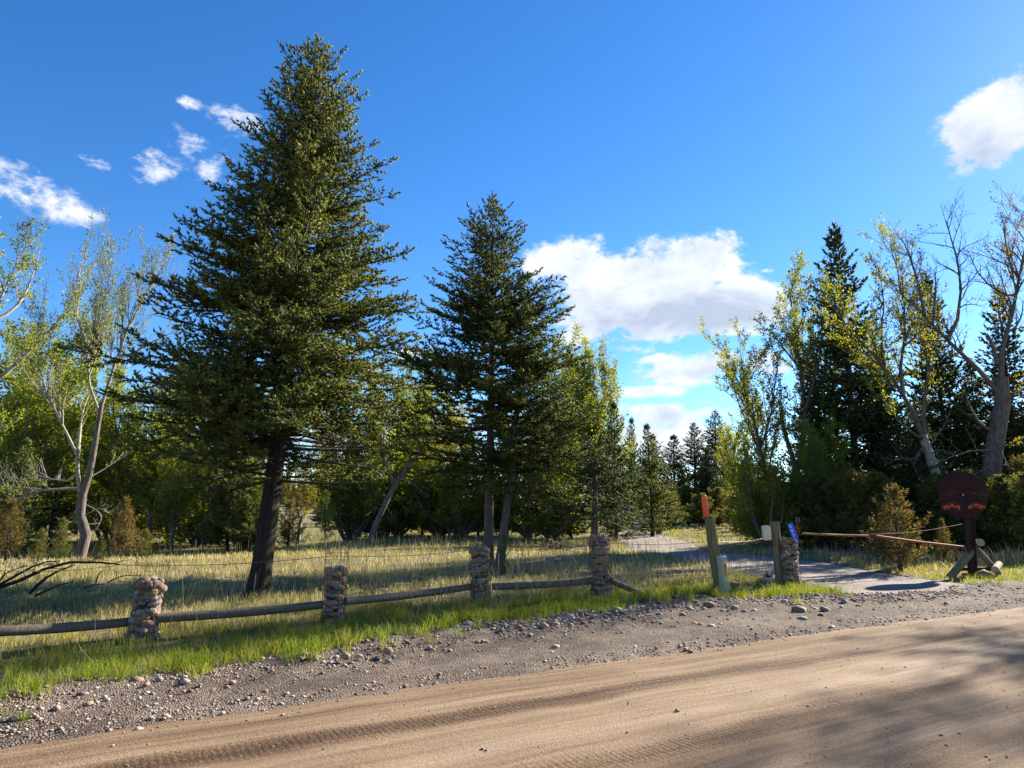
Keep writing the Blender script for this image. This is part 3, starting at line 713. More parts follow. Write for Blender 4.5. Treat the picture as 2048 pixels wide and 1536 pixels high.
def tree_px(key, px, top, Y, label, wide=1.0, group=None):
    """conifer whose foot stands at depth Y in pixel column px, its tip at row top"""
    x = AT(px, HORIZ, Y)[0]; z0 = hz(x, Y) - .05; H = AT(px, top, Y)[2] - z0
    return put(key, (x, Y, z0), H, label, wide, None, group)

# deciduous prototypes for the tree line
def proto_dec(key, mat, wood, seed, H=9, lean=0, spread=.5, leaf_n=9, nl=5, low=None, name='cottonwood_tree', leaf=.115):
    rng = np.random.default_rng(seed); limbs = []
    tp = np.array([[0, 0, -.1], [.05, 0, H * .12], [.1 + lean * .1, .05, H * .25]]); limbs.append((tp, .16, .11, 'plain'))
    for i in range(nl):
        a = i * 2.4 + rng.uniform(0, 1); z0 = H * (.18 + .07 * (i % 3)) if low is None else low; rr = spread * rng.uniform(.5, 1) * H * .28
        top = np.array([math.cos(a) * rr + lean, math.sin(a) * rr, H * rng.uniform(.75, 1)])
        b0 = np.array([.08, .02, z0]); m = b0 * .5 + top * .5 + np.array([math.cos(a) * rr * .25, math.sin(a) * rr * .25, -.05 * H])
        limbs.append((np.array([b0, b0 * .75 + m * .25 + rng.normal(0, .08, 3), m, m * .5 + top * .5 + rng.normal(0, .1, 3), top]), .075, .012))
    w, lv, va = deciduous(rng, limbs, 2, leaf_n * 3, leaf, space=(.42, .22, .2), leafspread=.10, sides=(6, 4, 3, 3), skipbase=.08)
    PROTO[key] = (name, 'tree' if low is None else 'shrub', mesh('cottonwood_wood', w, MAT[wood], True), mesh('cottonwood_leaves', lv, mat, False, va), H)
proto_dec('decA', MAT['leaf'], 'cottondark', 31, 9, .3, .9, 10)
proto_dec('decB', MAT['leafgreen'], 'cottondark', 32, 9, -.4, .8, 11)
proto_dec('decC', MAT['leafgold'], 'cotton', 33, 9, .6, 1.0, 8)
proto_dec('decD', MAT['leaf'], 'cotton', 34, 10, .0, .45, 12)
proto_dec('bushA', MAT['leaf'], 'cottondark', 35, 3.2, .1, 1.9, 9, 9, .02, 'leafy_shrub', .10)
proto_dec('bushB', MAT['leafgreen'], 'cottondark', 36, 3.2, -.1, 1.9, 10, 9, .02, 'leafy_shrub', .10)

# ------------------------------------------------------------------ big cottonwoods traced limb by limb
def L_(pts, Y, base, dys=None):
    """pixel polyline at depth Y (+ per-point offsets) relative to base"""
    out = []
    for i, (px, py) in enumerate(pts):
        d = 0 if dys is None else np.interp(i, [0, len(pts) - 1], dys)
        out.append(AT(px, py, Y + d) - base)
    return np.array(out)

def left_cottonwood():
    rng = np.random.default_rng(41); b = ground_at(160, 1118); Y = b[1]
    a = lambda p, d=None: L_(p, Y, b, d)
    thick = [(np.vstack([a([(160, 1125)]), a([(160, 1112), (172, 1070), (160, 1030), (165, 990), (178, 950)])]), .20, .105, 'plain'), (a([(178, 952), (188, 900), (196, 850), (204, 805)]), .105, .065, 'plain')]
    limbs = [(a([(204, 808), (218, 765), (232, 720), (255, 660), (275, 600), (292, 520)], (0, -.6)), .056, .008),
             (a([(255, 660), (290, 590), (320, 545), (342, 500)], (-.3, .4)), .038, .007),
             (a([(232, 720), (270, 705), (310, 680), (345, 665)], (0, 1.0)), .045, .008),
             (a([(200, 830), (180, 780), (174, 730), (176, 690), (195, 640), (215, 580), (230, 505)], (0, .6)), .046, .007),
             (a([(176, 700), (160, 650), (150, 620), (155, 560), (165, 520)], (.2, 1.2)), .05, .008),
             (a([(160, 985), (155, 940), (156, 900)], (0, -.2)), .06, .045),
             (a([(157, 915), (140, 880), (118, 835), (95, 795), (80, 750), (70, 690), (75, 640)], (-.2, -.9)), .045, .008),
             (a([(156, 905), (160, 860), (165, 820), (178, 790)], (-.2, .8)), .06, .012),
             (a([(156, 976), (120, 978), (85, 980), (60, 992), (25, 998), (-20, 1005)], (0, -1.0)), .042, .014),
             (a([(85, 979), (50, 976), (0, 972)], (-.5, -.2)), .035, .01, 'dead'),
             (a([(152, 948), (130, 965), (100, 955), (60, 965), (15, 962)], (0, .7)), .03, .006, 'dead'),
             (a([(172, 1010), (195, 1020), (205, 1040), (190, 1060)], (-.1, -.5)), .022, .005, 'dead'),
             (a([(170, 1030), (200, 1015), (225, 1030)], (-.1, -.9)), .02, .005, 'dead'),
             (a([(160, 1045), (140, 1040), (120, 1070), (105, 1085)], (-.1, -.7)), .02, .005, 'dead'),
             (a([(178, 955), (205, 940), (235, 920), (262, 905)], (0, .8)), .03, .006)]
    w1, _, _ = deciduous(rng, thick, 0, 0, .1, sides=(14,))
    w, lv, va = deciduous(rng, limbs, 3, 9, .055, space=(.26, .22, .17), upb=.55, wob=.10, leafspread=.04, ratio=(.5, .5, .5), ang=(.3, .7), sides=(8, 5, 3, 3), leafy=lambda p: np.clip(.62 - .10 * (p[:, 0] - 1.0), .2, .9))
    place('cottonwood_tree', 'pale forked cottonwood with twisted trunk and sparse new leaves left of the tallest fir', 'tree', b,
          [('trunk', w1, MAT['cottonold'], None), ('branches', w, MAT['cotton'], None), ('crown', lv, MAT['leaf'], va)])
left_cottonwood()

def edge_cottonwood():                           # stands just outside the left edge, limbs reach in
    rng = np.random.default_rng(43); Y = 17.5; x = AT(-170, HORIZ, Y)[0]; b = np.array([x, Y, hz(x, Y)])
    a = lambda p, d=None: L_(p, Y, b, d)
    limbs = [(a([(-60, 800), (0, 755), (35, 725), (70, 690), (105, 655), (135, 615)], (0, .5)), .065, .010),
             (a([(-60, 800), (-40, 700), (-10, 620), (20, 560), (45, 490)], (0, 1)), .055, .008),
             (a([(-40, 700), (-60, 600), (-40, 520), (-10, 480)], (0, -1)), .05, .008),
             (a([(-10, 640), (30, 620), (60, 570), (80, 500)], (.4, 1.4)), .05, .008),
             (a([(-60, 850), (-20, 860), (20, 850), (50, 830)], (0, .5)), .06, .008)]
    tr = [(np.vstack([[0, 0, -.2], a([(-170, 1000), (-120, 900), (-60, 800)])]), .26, .14, 'plain')]
    w1, _, _ = deciduous(rng, tr, 0, 0, .1, sides=(10,))
    w, lv, va = deciduous(rng, limbs, 3, 14, .06, space=(.32, .24, .17), upb=.4, ratio=(.42, .5, .5), sides=(8, 5, 3, 3))
    place('cottonwood_tree', 'leafy cottonwood whose limb enters at the left edge of the view', 'tree', b,
          [('trunk', w1, MAT['cottonold'], None), ('branches', w, MAT['cotton'], None), ('crown', lv, MAT['leafgreen'], va)])
edge_cottonwood()

def right_cottonwoods():
    rng = np.random.default_rng(45)
    # the furrowed tree behind the round blade sign
    Y = 24.5; b = AT(1975, 1085, Y); b[2] = hz(b[0], Y)
    a = lambda p, d=None: L_(p, Y, b, d)
    tr = [(np.vstack([a([(1973, 1125)]), a([(1974, 1080), (1978, 1000), (1982, 920), (1998, 850), (2006, 800), (2002, 755)])]), .34, .22, 'plain')]
    limbs = [(a([(2000, 790), (1975, 755), (1930, 715), (1895, 680), (1870, 655), (1850, 630), (1820, 600), (1790, 580)], (0, -.8)), .092, .012),
             (a([(1895, 680), (1915, 640), (1922, 580), (1915, 520), (1900, 470), (1892, 440)], (-.5, .3)), .07, .008, 'dead'),
             (a([(1865, 650), (1870, 600), (1872, 560), (1868, 540)], (-.6, .2)), .05, .012, 'dead'),
             (a([(1850, 630), (1835, 560), (1815, 500), (1800, 470)], (-.7, .9)), .05, .008),
             (a([(2002, 760), (2000, 710), (2020, 650), (2032, 590), (2045, 520), (2060, 450), (2050, 420)], (0, .5)), .10, .010),
             (a([(2032, 590), (2010, 590), (1985, 575), (1960, 555), (1935, 500)], (.2, -1)), .06, .008, 'dead'),
             (a([(2040, 560), (2020, 530), (2010, 480), (2005, 440)], (.3, 1.2)), .05, .008),
             (a([(1995, 730), (1985, 690), (1975, 670)], (0, .3)), .07, .05, 'dead'),
             (a([(2000, 870), (1960, 850), (1940, 815), (1930, 790)], (0, -.6)), .07, .02, 'dead'),
             (a([(1990, 900), (1950, 900), (1910, 910), (1880, 925)], (-.2, -1.2)), .04, .006, 'dead'),
             (a([(1985, 900), (2020, 890), (2050, 870), (2080, 880)], (0, -1.0)), .05, .006),
             (a([(2004, 820), (2030, 780), (2060, 750)], (0, -.9)), .05, .006),
             (a([(2005, 800), (1970, 770), (1930, 765)], (0, .9)), .05, .006),
             (a([(1990, 880), (2015, 930), (2035, 960), (2040, 1000)], (-.2, -1.4)), .03, .005, 'dead'),
             (a([(1982, 930), (1950, 950), (1925, 945)], (-.3, -1.0)), .025, .005, 'dead')]
    w1, _, _ = deciduous(rng, tr, 0, 0, .1, sides=(16,))
    w, lv, va = deciduous(rng, limbs, 3, 6, .075, space=(.27, .22, .17), upb=.28, wob=.18, ratio=(.42, .5, .5), ang=(.4, 1.0), sides=(8, 5, 3, 3), leafy=lambda p: np.where(p[:, 2] < 6.2, .95, .45))
    place('cottonwood_tree', 'furrowed old cottonwood behind the round saw blade, half bare and half yellow leaved', 'tree', b,
          [('trunk', w1, MAT['cottonold'], None), ('branches', w, MAT['cottondark'], None), ('crown', lv, MAT['leafgold'], va)])
    # the one leaning left beside it
    Y = 25.5; b = AT(1905, 1085, Y); b[2] = hz(b[0], Y)
    a = lambda p, d=None: L_(p, Y, b, d)
    tr = [(np.vstack([a([(1908, 1120)]), a([(1900, 1060), (1882, 980), (1862, 920), (1845, 870)])]), .22, .14, 'plain')]
    limbs = [(a([(1848, 880), (1830, 830), (1805, 790), (1770, 730), (1735, 700), (1690, 650), (1655, 600)], (0, -.8)), .10, .012),
             (a([(1850, 885), (1845, 820), (1855, 760), (1860, 700), (1850, 650)], (0, .6)), .09, .012),
             (a([(1805, 790), (1800, 720), (1815, 650), (1800, 560), (1780, 490)], (-.3, .5)), .07, .010),
             (a([(1770, 735), (1760, 670), (1770, 600), (1755, 530)], (-.4, -.9)), .05, .008),
             (a([(1848, 880), (1800, 850), (1770, 800), (1740, 780)], (0, -1.2)), .05, .008),
             (a([(1850, 895), (1830, 920), (1800, 915), (1775, 930)], (0, -.8)), .035, .005, 'dead'),
             (a([(1850, 890), (1835, 905), (1825, 935), (1840, 955)], (0, -1.0)), .03, .005, 'dead'),
             (a([(1852, 900), (1875, 870), (1890, 850), (1900, 820)], (0, -.6)), .04, .006, 'dead'),
             (a([(1855, 910), (1880, 900), (1905, 905)], (0, -.9)), .03, .005, 'dead')]
    w1, _, _ = deciduous(rng, tr, 0, 0, .1, sides=(12,))
    w, lv, va = deciduous(rng, limbs, 3, 10, .075, space=(.30, .23, .17), upb=.34, wob=.16, ratio=(.42, .5, .5), ang=(.35, .9), sides=(8, 5, 3, 3), leafy=lambda p: np.where(p[:, 0] < -.6, .95, .6))
    place('cottonwood_tree', 'cottonwood with smooth pale trunk leaning left beside the round saw blade', 'tree', b,
          [('trunk', w1, MAT['cotton'], None), ('branches', w, MAT['cottondark'], None), ('crown', lv, MAT['leaf'], va)])
    # the leafy pair of stems beyond the driveway
    Y = 29.0; b = AT(1575, 1085, Y); b[2] = hz(b[0], Y)
    a = lambda p, d=None: L_(p, Y, b, d)
    tr = [(np.vstack([a([(1590, 1100)]), a([(1592, 1040), (1594, 980), (1592, 930)])]), .22, .15, 'plain')]
    limbs = [(a([(1594, 940), (1580, 900), (1568, 860), (1562, 825)], (0, .3)), .11, .07),
             (a([(1594, 945), (1606, 880), (1610, 820), (1602, 740), (1590, 660), (1578, 570)], (0, .8)), .11, .012),
             (a([(1610, 820), (1635, 740), (1645, 660), (1640, 590)], (0, -.5)), .06, .01),
             (a([(1602, 740), (1570, 700), (1545, 665), (1520, 650)], (0, -.8)), .045, .006),
             (a([(1560, 1080), (1545, 990), (1525, 920), (1510, 850), (1490, 780), (1480, 700)], (0, -.6)), .11, .010),
             (a([(1525, 920), (1500, 860), (1470, 790), (1458, 730)], (0, .6)), .05, .008),
             (a([(1520, 900), (1540, 840), (1550, 770), (1560, 700)], (0, -1)), .05, .008),
             (a([(1594, 960), (1620, 920), (1650, 890), (1670, 830)], (0, -.8)), .05, .008),
             (a([(1592, 1000), (1620, 980), (1650, 985)], (0, -1.2)), .035, .006),
             (a([(1590, 1010), (1560, 960), (1530, 955)], (0, -1.4)), .035, .006)]
    w1, _, _ = deciduous(rng, tr, 0, 0, .1, sides=(10,))
    w, lv, va = deciduous(rng, limbs, 3, 13, .085, space=(.36, .26, .19), upb=.42, ratio=(.45, .5, .5), sides=(7, 4, 3, 3))
    place('cottonwood_tree', 'airy yellow green cottonwood beyond the wooden gate posts, left of the tall dark fir', 'tree', b,
          [('trunk', w1, MAT['cottondark'], None), ('branches', w, MAT['cottondark'], None), ('crown', lv, MAT['leaf'], va)])
right_cottonwoods()

# ------------------------------------------------------------------ the rest of the trees and bushes
GR = 'tree line on the right of the driveway'
tree_px('firA', 1715, 452, 29, 'tall pointed dark fir left of the leaning cottonwood, highest of the right group', .95, GR)
tree_px('firA', 1905, 555, 31, 'dark pointed fir rising between the two right cottonwoods', .95, GR)
tree_px('firB', 2050, 585, 29, 'dark fir at the right edge behind the furrowed cottonwood', 1.1, GR)
tree_px('firB', 1640, 690, 30, 'dark fir just left of the tallest right fir', 1.0, GR)
tree_px('firA', 1790, 700, 29, 'dense dark fir behind the leaning pale trunk', 1.1, GR)
tree_px('firA', 1975, 720, 30, 'dark fir filling in behind the saw blade', 1.1, GR)
tree_px('firB', 1850, 800, 26, 'low dark fir behind the saw blade juniper', 1.25, GR)
tree_px('firC', 1545, 930, 31, 'small dark fir below the airy cottonwood', 1.2, GR)
tree_px('firC', 1660, 880, 27, 'small dark fir behind the blue address plate', 1.3, GR)
LST_60178 = ((1500, 940, 44, 'firB'), (1590, 920, 40, 'firA'), (1700, 880, 40, 'firA'), (1850, 830, 38, 'firA'), (1940, 860, 36, 'firB'), (2040, 800, 34, 'firA'), (2110, 700, 31, 'firA'), (1760, 860, 34, 'firB'), (1480, 970, 38, 'firC'), (1625, 950, 34, 'firC'))
for px, top, Y, k in LST_60178:
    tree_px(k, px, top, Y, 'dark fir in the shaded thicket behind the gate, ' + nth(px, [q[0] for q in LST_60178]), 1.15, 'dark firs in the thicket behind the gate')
LST_60551 = ((1520, 985, 29), (1575, 975, 27), (1640, 960, 25.5), (1700, 950, 24.5), (1760, 955, 24.5), (1880, 960, 24), (1940, 950, 24), (2010, 960, 23), (2060, 955, 22))
for px, top, Y in LST_60551:
    tree_px('junC', px, top, Y, f'dark evergreen shrub at the shaded edge behind the gate, ' + nth(px, [q[0] for q in LST_60551]), 1.2, 'evergreen shrubs behind the gate')
for px, top, Y, k in ((1640, 850, 27, 'decB'),):
    tree_px(k, px, top, Y, {1640: 'low leafy poplar in front of the thicket behind the address plate'}[px], 1.0, GR)
for px, top, Y, k, lab in ((1535, 930, 26.5, 'bushA', 'yellow green shrub left of the blue address plate in the shaded edge'), (1600, 945, 27.5, 'bushB', 'green shrub right behind the blue address plate')):
    tree_px(k, px, top, Y, lab, 1.1, 'leafy shrubs behind the gate')
# beyond the bend of the driveway
GD = 'conifers beyond the bend of the driveway'
for px, top, Y, k, w, lab in ((1352, 872, 66, 'firC', 1.6, 'open grey green conifer just left of the dark pair beyond the driveway'),
                              (1392, 848, 68, 'firB', 1.55, 'dark pointed fir in the middle beyond the driveway bend'),
                              (1440, 824, 66, 'firB', 1.6, 'tallest dark fir beyond the driveway bend'),
                              (1475, 868, 62, 'decA', .8, 'yellow green poplar beside the tallest fir beyond the driveway'),
                              (1420, 895, 58, 'firA', 1.3, 'broad dark fir below the pointed pair beyond the driveway'),
                              (1345, 960, 52, 'firC', 1.4, 'low bright conifer at the far end of the driveway'),
                              (1310, 940, 60, 'firC', 1.2, 'conifer at the far left side of the driveway bend'),
                              (1500, 900, 56, 'firA', 1.1, 'dark fir at the right end of the trees beyond the driveway')):
    tree_px(k, px, top, Y, lab, w, GD)
LST_B = ((1330, 985, 50), (1372, 975, 58), (1405, 990, 52), (1440, 980, 56), (1478, 985, 50), (1512, 980, 46))
for px, top, Y in LST_B:
    tree_px('junC', px, top, Y, 'dark green shrub beyond the driveway bend, ' + nth(px, [q[0] for q in LST_B]), 1.3, 'shrubs beyond the driveway bend')
LST_62268 = ((1365, 930, 90, 'firA'), (1330, 925, 95, 'firA'), (1410, 915, 92, 'firA'), (1460, 905, 88, 'firA'), (1300, 910, 92, 'firB'), (1525, 880, 80, 'firA'), (1262, 905, 84, 'firA'), (1285, 915, 82, 'firA'), (1240, 900, 88, 'firA'))
for px, top, Y, k in LST_62268:
    tree_px(k, px, top, Y, f'distant fir closing the gap past the driveway, ' + nth(px, [q[0] for q in LST_62268]), 1.3, 'distant firs at the end of the driveway')
# middle group right of the twin firs
GM = 'mixed trees between the twin firs and the driveway'
tree_px('firC', 1232, 806, 33, 'thin grey green conifer with sparse pointed top left of the driveway', .95, GM)
tree_px('firC', 1300, 850, 37, 'thin sparse conifer nearest the driveway bend', 1.0, GM)
tree_px('firC', 1312, 872, 40, 'rounded conifer leaning over the driveway bend', 1.55, GM)
tree_px('firC', 1266, 838, 52, 'thin conifer in the gap between the two sparse conifers by the driveway', .8, GM)
tree_px('decD', 1188, 690, 36, 'slender yellow green poplar right behind the twin firs', .8, GM)
tree_px('decD', 1140, 720, 38, 'second slender poplar hidden behind the right twin fir', .9, GM)
tree_px('firA', 1225, 930, 45, 'dark fir low behind the stone pillar nearest the driveway', 1.0, GM)

def droopy():                                    # low wide conifer with bare drooping boughs behind the fourth pillar
    rng = np.random.default_rng(52); b = ground_at(1190, 1092); Y = b[1]
    rows = [(1055, 1050, 1330), (1020, 1040, 1335), (980, 1070, 1320), (950, 1110, 1290), (920, 1140, 1250), (895, 1175, 1210)]
    H, axis, prof = tree_from_pixels(b, rows, [(1190, 1092), (1190, 950), (1192, 890)], Y)
    tr, br, fo, va = conifer(rng, H, prof, .9, axis, 110, tw=.14, sp=.10, sl=.2, nn=3, nl=.10, nw=.03, fat=.034, r0=.2, pitch=(-.12, .8), bare=lambda z, az: .45 if z < 2.4 else .15, twl=.36, jit=.3, trunk_n=10, up=-.06)
    place('fir_tree', 'low spreading conifer with bare drooping boughs behind the fourth stone pillar', 'tree', b,
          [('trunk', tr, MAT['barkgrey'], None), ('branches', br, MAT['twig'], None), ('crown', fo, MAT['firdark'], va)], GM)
droopy()

# tree line behind the meadow
GL = 'tree line behind the meadow'
for px, top, Y, k, w, lab in ((300, 770, 36, 'decA', 1.1, 'yellow green cottonwood left of the tallest fir'), (245, 800, 40, 'decB', 1.1, 'green cottonwood behind the forked pale cottonwood'),
                              (430, 790, 40, 'decA', 1.2, 'yellow green cottonwood directly behind the tallest fir'), (350, 880, 33, 'decB', 1.0, 'low leafy cottonwood left of the tallest fir trunk'),
                              (700, 830, 38, 'decD', 1.1, 'pale leafy poplar right of the tallest fir trunk'), (790, 755, 41, 'decA', 1.1, 'tall yellow green poplar between the two big firs'),
                              (860, 800, 40, 'decB', 1.1, 'green cottonwood just left of the twin firs'), (900, 840, 37, 'decC', 1.0, 'golden cottonwood behind the left side of the twin firs'),
                              (1060, 830, 38, 'decB', 1.2, 'green poplar behind the twin fir trunks'), (1110, 850, 40, 'decA', 1.1, 'yellow green poplar behind the right twin fir'),
                              (60, 720, 34, 'decB', 1.1, 'green cottonwood near the left edge behind the pale limbs'), (15, 660, 38, 'decA', 1.1, 'tall leafy cottonwood at the far left edge'),
                              (600, 880, 42, 'decC', 1.0, 'golden cottonwood low behind the tallest fir'), (160, 752, 48, 'firA', .8, 'dark pine top rising behind the forked pale cottonwood'),
                              (110, 880, 36, 'firC', 1.3, 'green conifer left of the forked pale cottonwood trunk'), (40, 880, 30, 'firC', 1.3, 'dark conifer under the left edge limbs'),
                              (455, 950, 33, 'junC', 1.3, 'broad dark evergreen shrub left of the tallest fir trunk'), (500, 985, 31, 'junC', 1.1, 'dark evergreen shrub right behind the tallest fir trunk'),
                              (650, 985, 31, 'pine', 1.0, 'small bright green pine right of the tallest fir trunk'), (575, 1010, 32, 'junB', 1.3, 'rusty juniper between the fir trunk and the bright pine')):
    tree_px(k, px, top, Y, lab, w, GL)
LST_66795 = ((300, 960, 44), (350, 975, 42), (400, 965, 40), (700, 985, 37), (760, 975, 38), (800, 960, 38.5), (840, 970, 37.5), (880, 965, 38), (920, 980, 37), (960, 970, 37.5), (1020, 975, 37), (1060, 965, 37.5), (1100, 980, 36.5), (1140, 985, 36), (220, 985, 42), (30, 960, 40))
for (px, top, Y) in LST_66795:
    kk = ('junC', 'bushB', 'bushA')[(px // 20) % 3]
    tree_px(kk, px, top if kk == 'junC' else top - 35, Y - (0 if kk == 'junC' else 1.2), {'junC': 'dense evergreen shrub', 'bushB': 'low leafy green shrub', 'bushA': 'low yellow green shrub'}[kk] + ' at the far meadow edge, ' + nth(px, [q[0] for q in LST_66795]) + ' in that edge', 1.3 if kk == 'junC' else 1.5, 'shrubs at the edge behind the meadow')
LST_67152 = ((120, 830, 62), (230, 900, 60), (330, 920, 58), (480, 925, 60), (650, 930, 62), (790, 930, 60), (870, 940, 62), (1130, 930, 62), (1200, 900, 64), (20, 830, 60))
for px, top, Y in LST_67152:
    tree_px('firA' if px % 20 else 'firB', px, top, Y, f'dark fir deep in the wood behind the meadow, ' + nth(px, [q[0] for q in LST_67152]), 1.2, 'dark firs deep in the wood')
# bushes in the meadow on the left
for px, top, foot, k, w, lab in ((20, 1010, 1128, 'junB', 1.1, 'rusty brown juniper at the left edge of the meadow'), (75, 1060, 1126, 'junA', .9, 'small dark green juniper left of the forked cottonwood trunk'),
                                 (235, 1005, 1122, 'junB', .9, 'rusty brown juniper right of the forked cottonwood trunk'), (285, 1060, 1118, 'junA', 1.1, 'small bright green juniper right of the rusty one'),
                                 (200, 1075, 1124, 'junA', 1.0, 'low juniper against the forked cottonwood trunk'), (115, 1040, 1122, 'junA', .9, 'green juniper just left of the forked trunk')):
    b = ground_at(px, foot); put(k, (b[0], b[1], b[2] - .03), AT(px, top, b[1])[2] - b[2], lab, w, None, 'junipers in the meadow')
b = ground_at(1820, 1145); put('junB', (b[0] - .05, b[1], b[2] - .03), AT(1797, 985, b[1])[2] - b[2], 'pointed rusty green juniper behind the sloping gate pipe', 1.25, 2.0, 'junipers beside the gate')
b = ground_at(1893, 1130); put('junB', (b[0], b[1], b[2] - .03), AT(1893, 1045, b[1])[2] - b[2], 'small juniper right of the pointed juniper by the gate', .9, None, 'junipers beside the gate')
b = ground_at(1790, 1125); put('junA', (b[0], b[1], b[2] - .03), AT(1790, 1075, b[1])[2] - b[2], 'low green juniper left of the pointed juniper by the gate', 1.5, None, 'junipers beside the gate')
b = G(2050, 1110); put('junB', (b[0], b[1], -.03), 2.9, 'orange brown juniper at the right edge beside the furrowed trunk', 1.1, None, 'junipers beside the gate')
b = ground_at(1000, 1148); put('pine', (b[0] + .1, b[1] - .5, b[2] - .02), .95, 'tiny bright fir sapling at the foot of the twin firs', .75, None, 'saplings')
# trees outside the frame to the right, two shading the road; the tallest added to shade the left pillars
for (x, y, H, k, w) in ((18.7, 18.6, 11.3, 'tallpine', .75), (22.1, 20.7, 13, 'tallpine', .75), (31.5, 37.4, 26, 'shadepine', .95)):
    put(k, (x, y, 0), H, {18.7: 'shorter bare trunked pine right of the view by the road', 22.1: 'taller bare trunked pine right of the view by the road', 31.5: 'unseen very tall slim pine added right of the view to shade the left pillars'}[x], w, None, 'trees right of the view')

def leaning_trunk():
    rng = np.random.default_rng(61); b = ground_at(738, 1088); Y = b[1]
    a = lambda p, d=None: L_(p, Y, b, d)
    limbs = [(a([(736, 1092), (748, 1060), (766, 1015), (790, 970), (815, 935)], (0, .5)), .15, .08, 'plain'),
             (a([(815, 935), (840, 905), (862, 870), (870, 850)], (.5, 1)), .09, .03),
             (a([(790, 970), (775, 940), (765, 900), (770, 860)], (.3, .8)), .06, .01),
             (a([(770, 1010), (785, 1030), (790, 1045)], (.2, -.5)), .02, .005, 'dead'), (a([(780, 990), (800, 1000), (810, 1020)], (.2, -.5)), .02, .005, 'dead'),
             (a([(800, 955), (830, 970), (850, 990)], (.3, -.6)), .025, .005, 'dead'), (a([(766, 1015), (745, 1020), (735, 1030)], (.2, -.5)), .02, .005, 'dead'),
             (a([(790, 965), (750, 955), (720, 960)], (.2, -.8)), .03, .005, 'dead'), (a([(735, 1070), (715, 1062), (695, 1055)], (0, -.4)), .02, .005, 'dead')]
    w, lv, va = deciduous(rng, limbs, 2, 10, .11, space=(.4, .22, .2), upb=.1, wob=.22, sides=(8, 4, 3))
    place('cottonwood_tree', 'half dead cottonwood trunk leaning right at the far edge of the meadow', 'tree', b, [('trunk', w, MAT['cottonold'], None), ('crown', lv, MAT['leaf'], va)], GL)
leaning_trunk()

# far wood on the hill: one mass
def hill_wood():
    rng = np.random.default_rng(71); n = 1500
    x = rng.uniform(-900, -60, n); y = rng.uniform(330, 640, n); z = hill_h(x, y) - 3
    Hh = rng.uniform(8, 17, n); ch = []; va = []
    m = 6; th = np.arange(m) / m * 6.283
    for k, (f0, f1, rr) in enumerate(((.10, .55, .20), (.35, .8, .15), (.6, 1.0, .10))):
        r = (Hh * rr)[:, None] * rng.uniform(.6, 1.2, (n, m))
        ring = np.stack([x[:, None] + r * np.cos(th), y[:, None] + r * np.sin(th), (z + Hh * f0)[:, None] + rng.normal(0, .4, (n, m))], -1)
        tip = np.stack([x, y, z + Hh * f1], -1)[:, None]
        v = np.concatenate([ring, tip], 1); i = np.arange(n)[:, None] * (m + 1); j = np.arange(m)
        f = np.stack([i + j, i + (j + 1) % m, i + m + 0 * j], -1).reshape(-1, 3)
        ch.append((v.reshape(-1, 3), f)); va.append(np.repeat(rng.uniform(.1, .9, n), m + 1))
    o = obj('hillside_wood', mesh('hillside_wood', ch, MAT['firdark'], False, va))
    tag(o, 'dark conifer wood covering the distant hill at the left', 'wood', kind='stuff')
hill_wood()

# ------------------------------------------------------------------ stone pillars, rails and wire
IC2, IC1 = ico(2), ico(1)
def rockmesh(seed, flat=1.0, sub=IC2, mat=None, name='stone'):
    rng = np.random.default_rng(seed); v = sub[0].copy()
    k = rng.normal(size=(5, 3)); 
    d = sum(np.sin(v @ kk * 1.6 + i) for i, kk in enumerate(k)) * .055
    v = v * (1 + d[:, None])
    for _ in range(3):                           # a few flattened facets
        nrm = norm(rng.normal(size=3)); h = rng.uniform(.72, .92); s = v @ nrm; v = v - np.maximum(s - h, 0)[:, None] * nrm * .85
    v[:, 2] *= flat
    return mesh(name, [(v, sub[1])], mat, True)
SM = [rockmesh(100 + i, 1, IC1 if i % 2 else IC2, MAT['stone']) for i in range(8)]
for i in range(8):
    if len(SM[i].polygons) > 100: SM[i] = rockmesh(100 + i, 1, (IC1[0], IC1[1]), MAT['stone'])

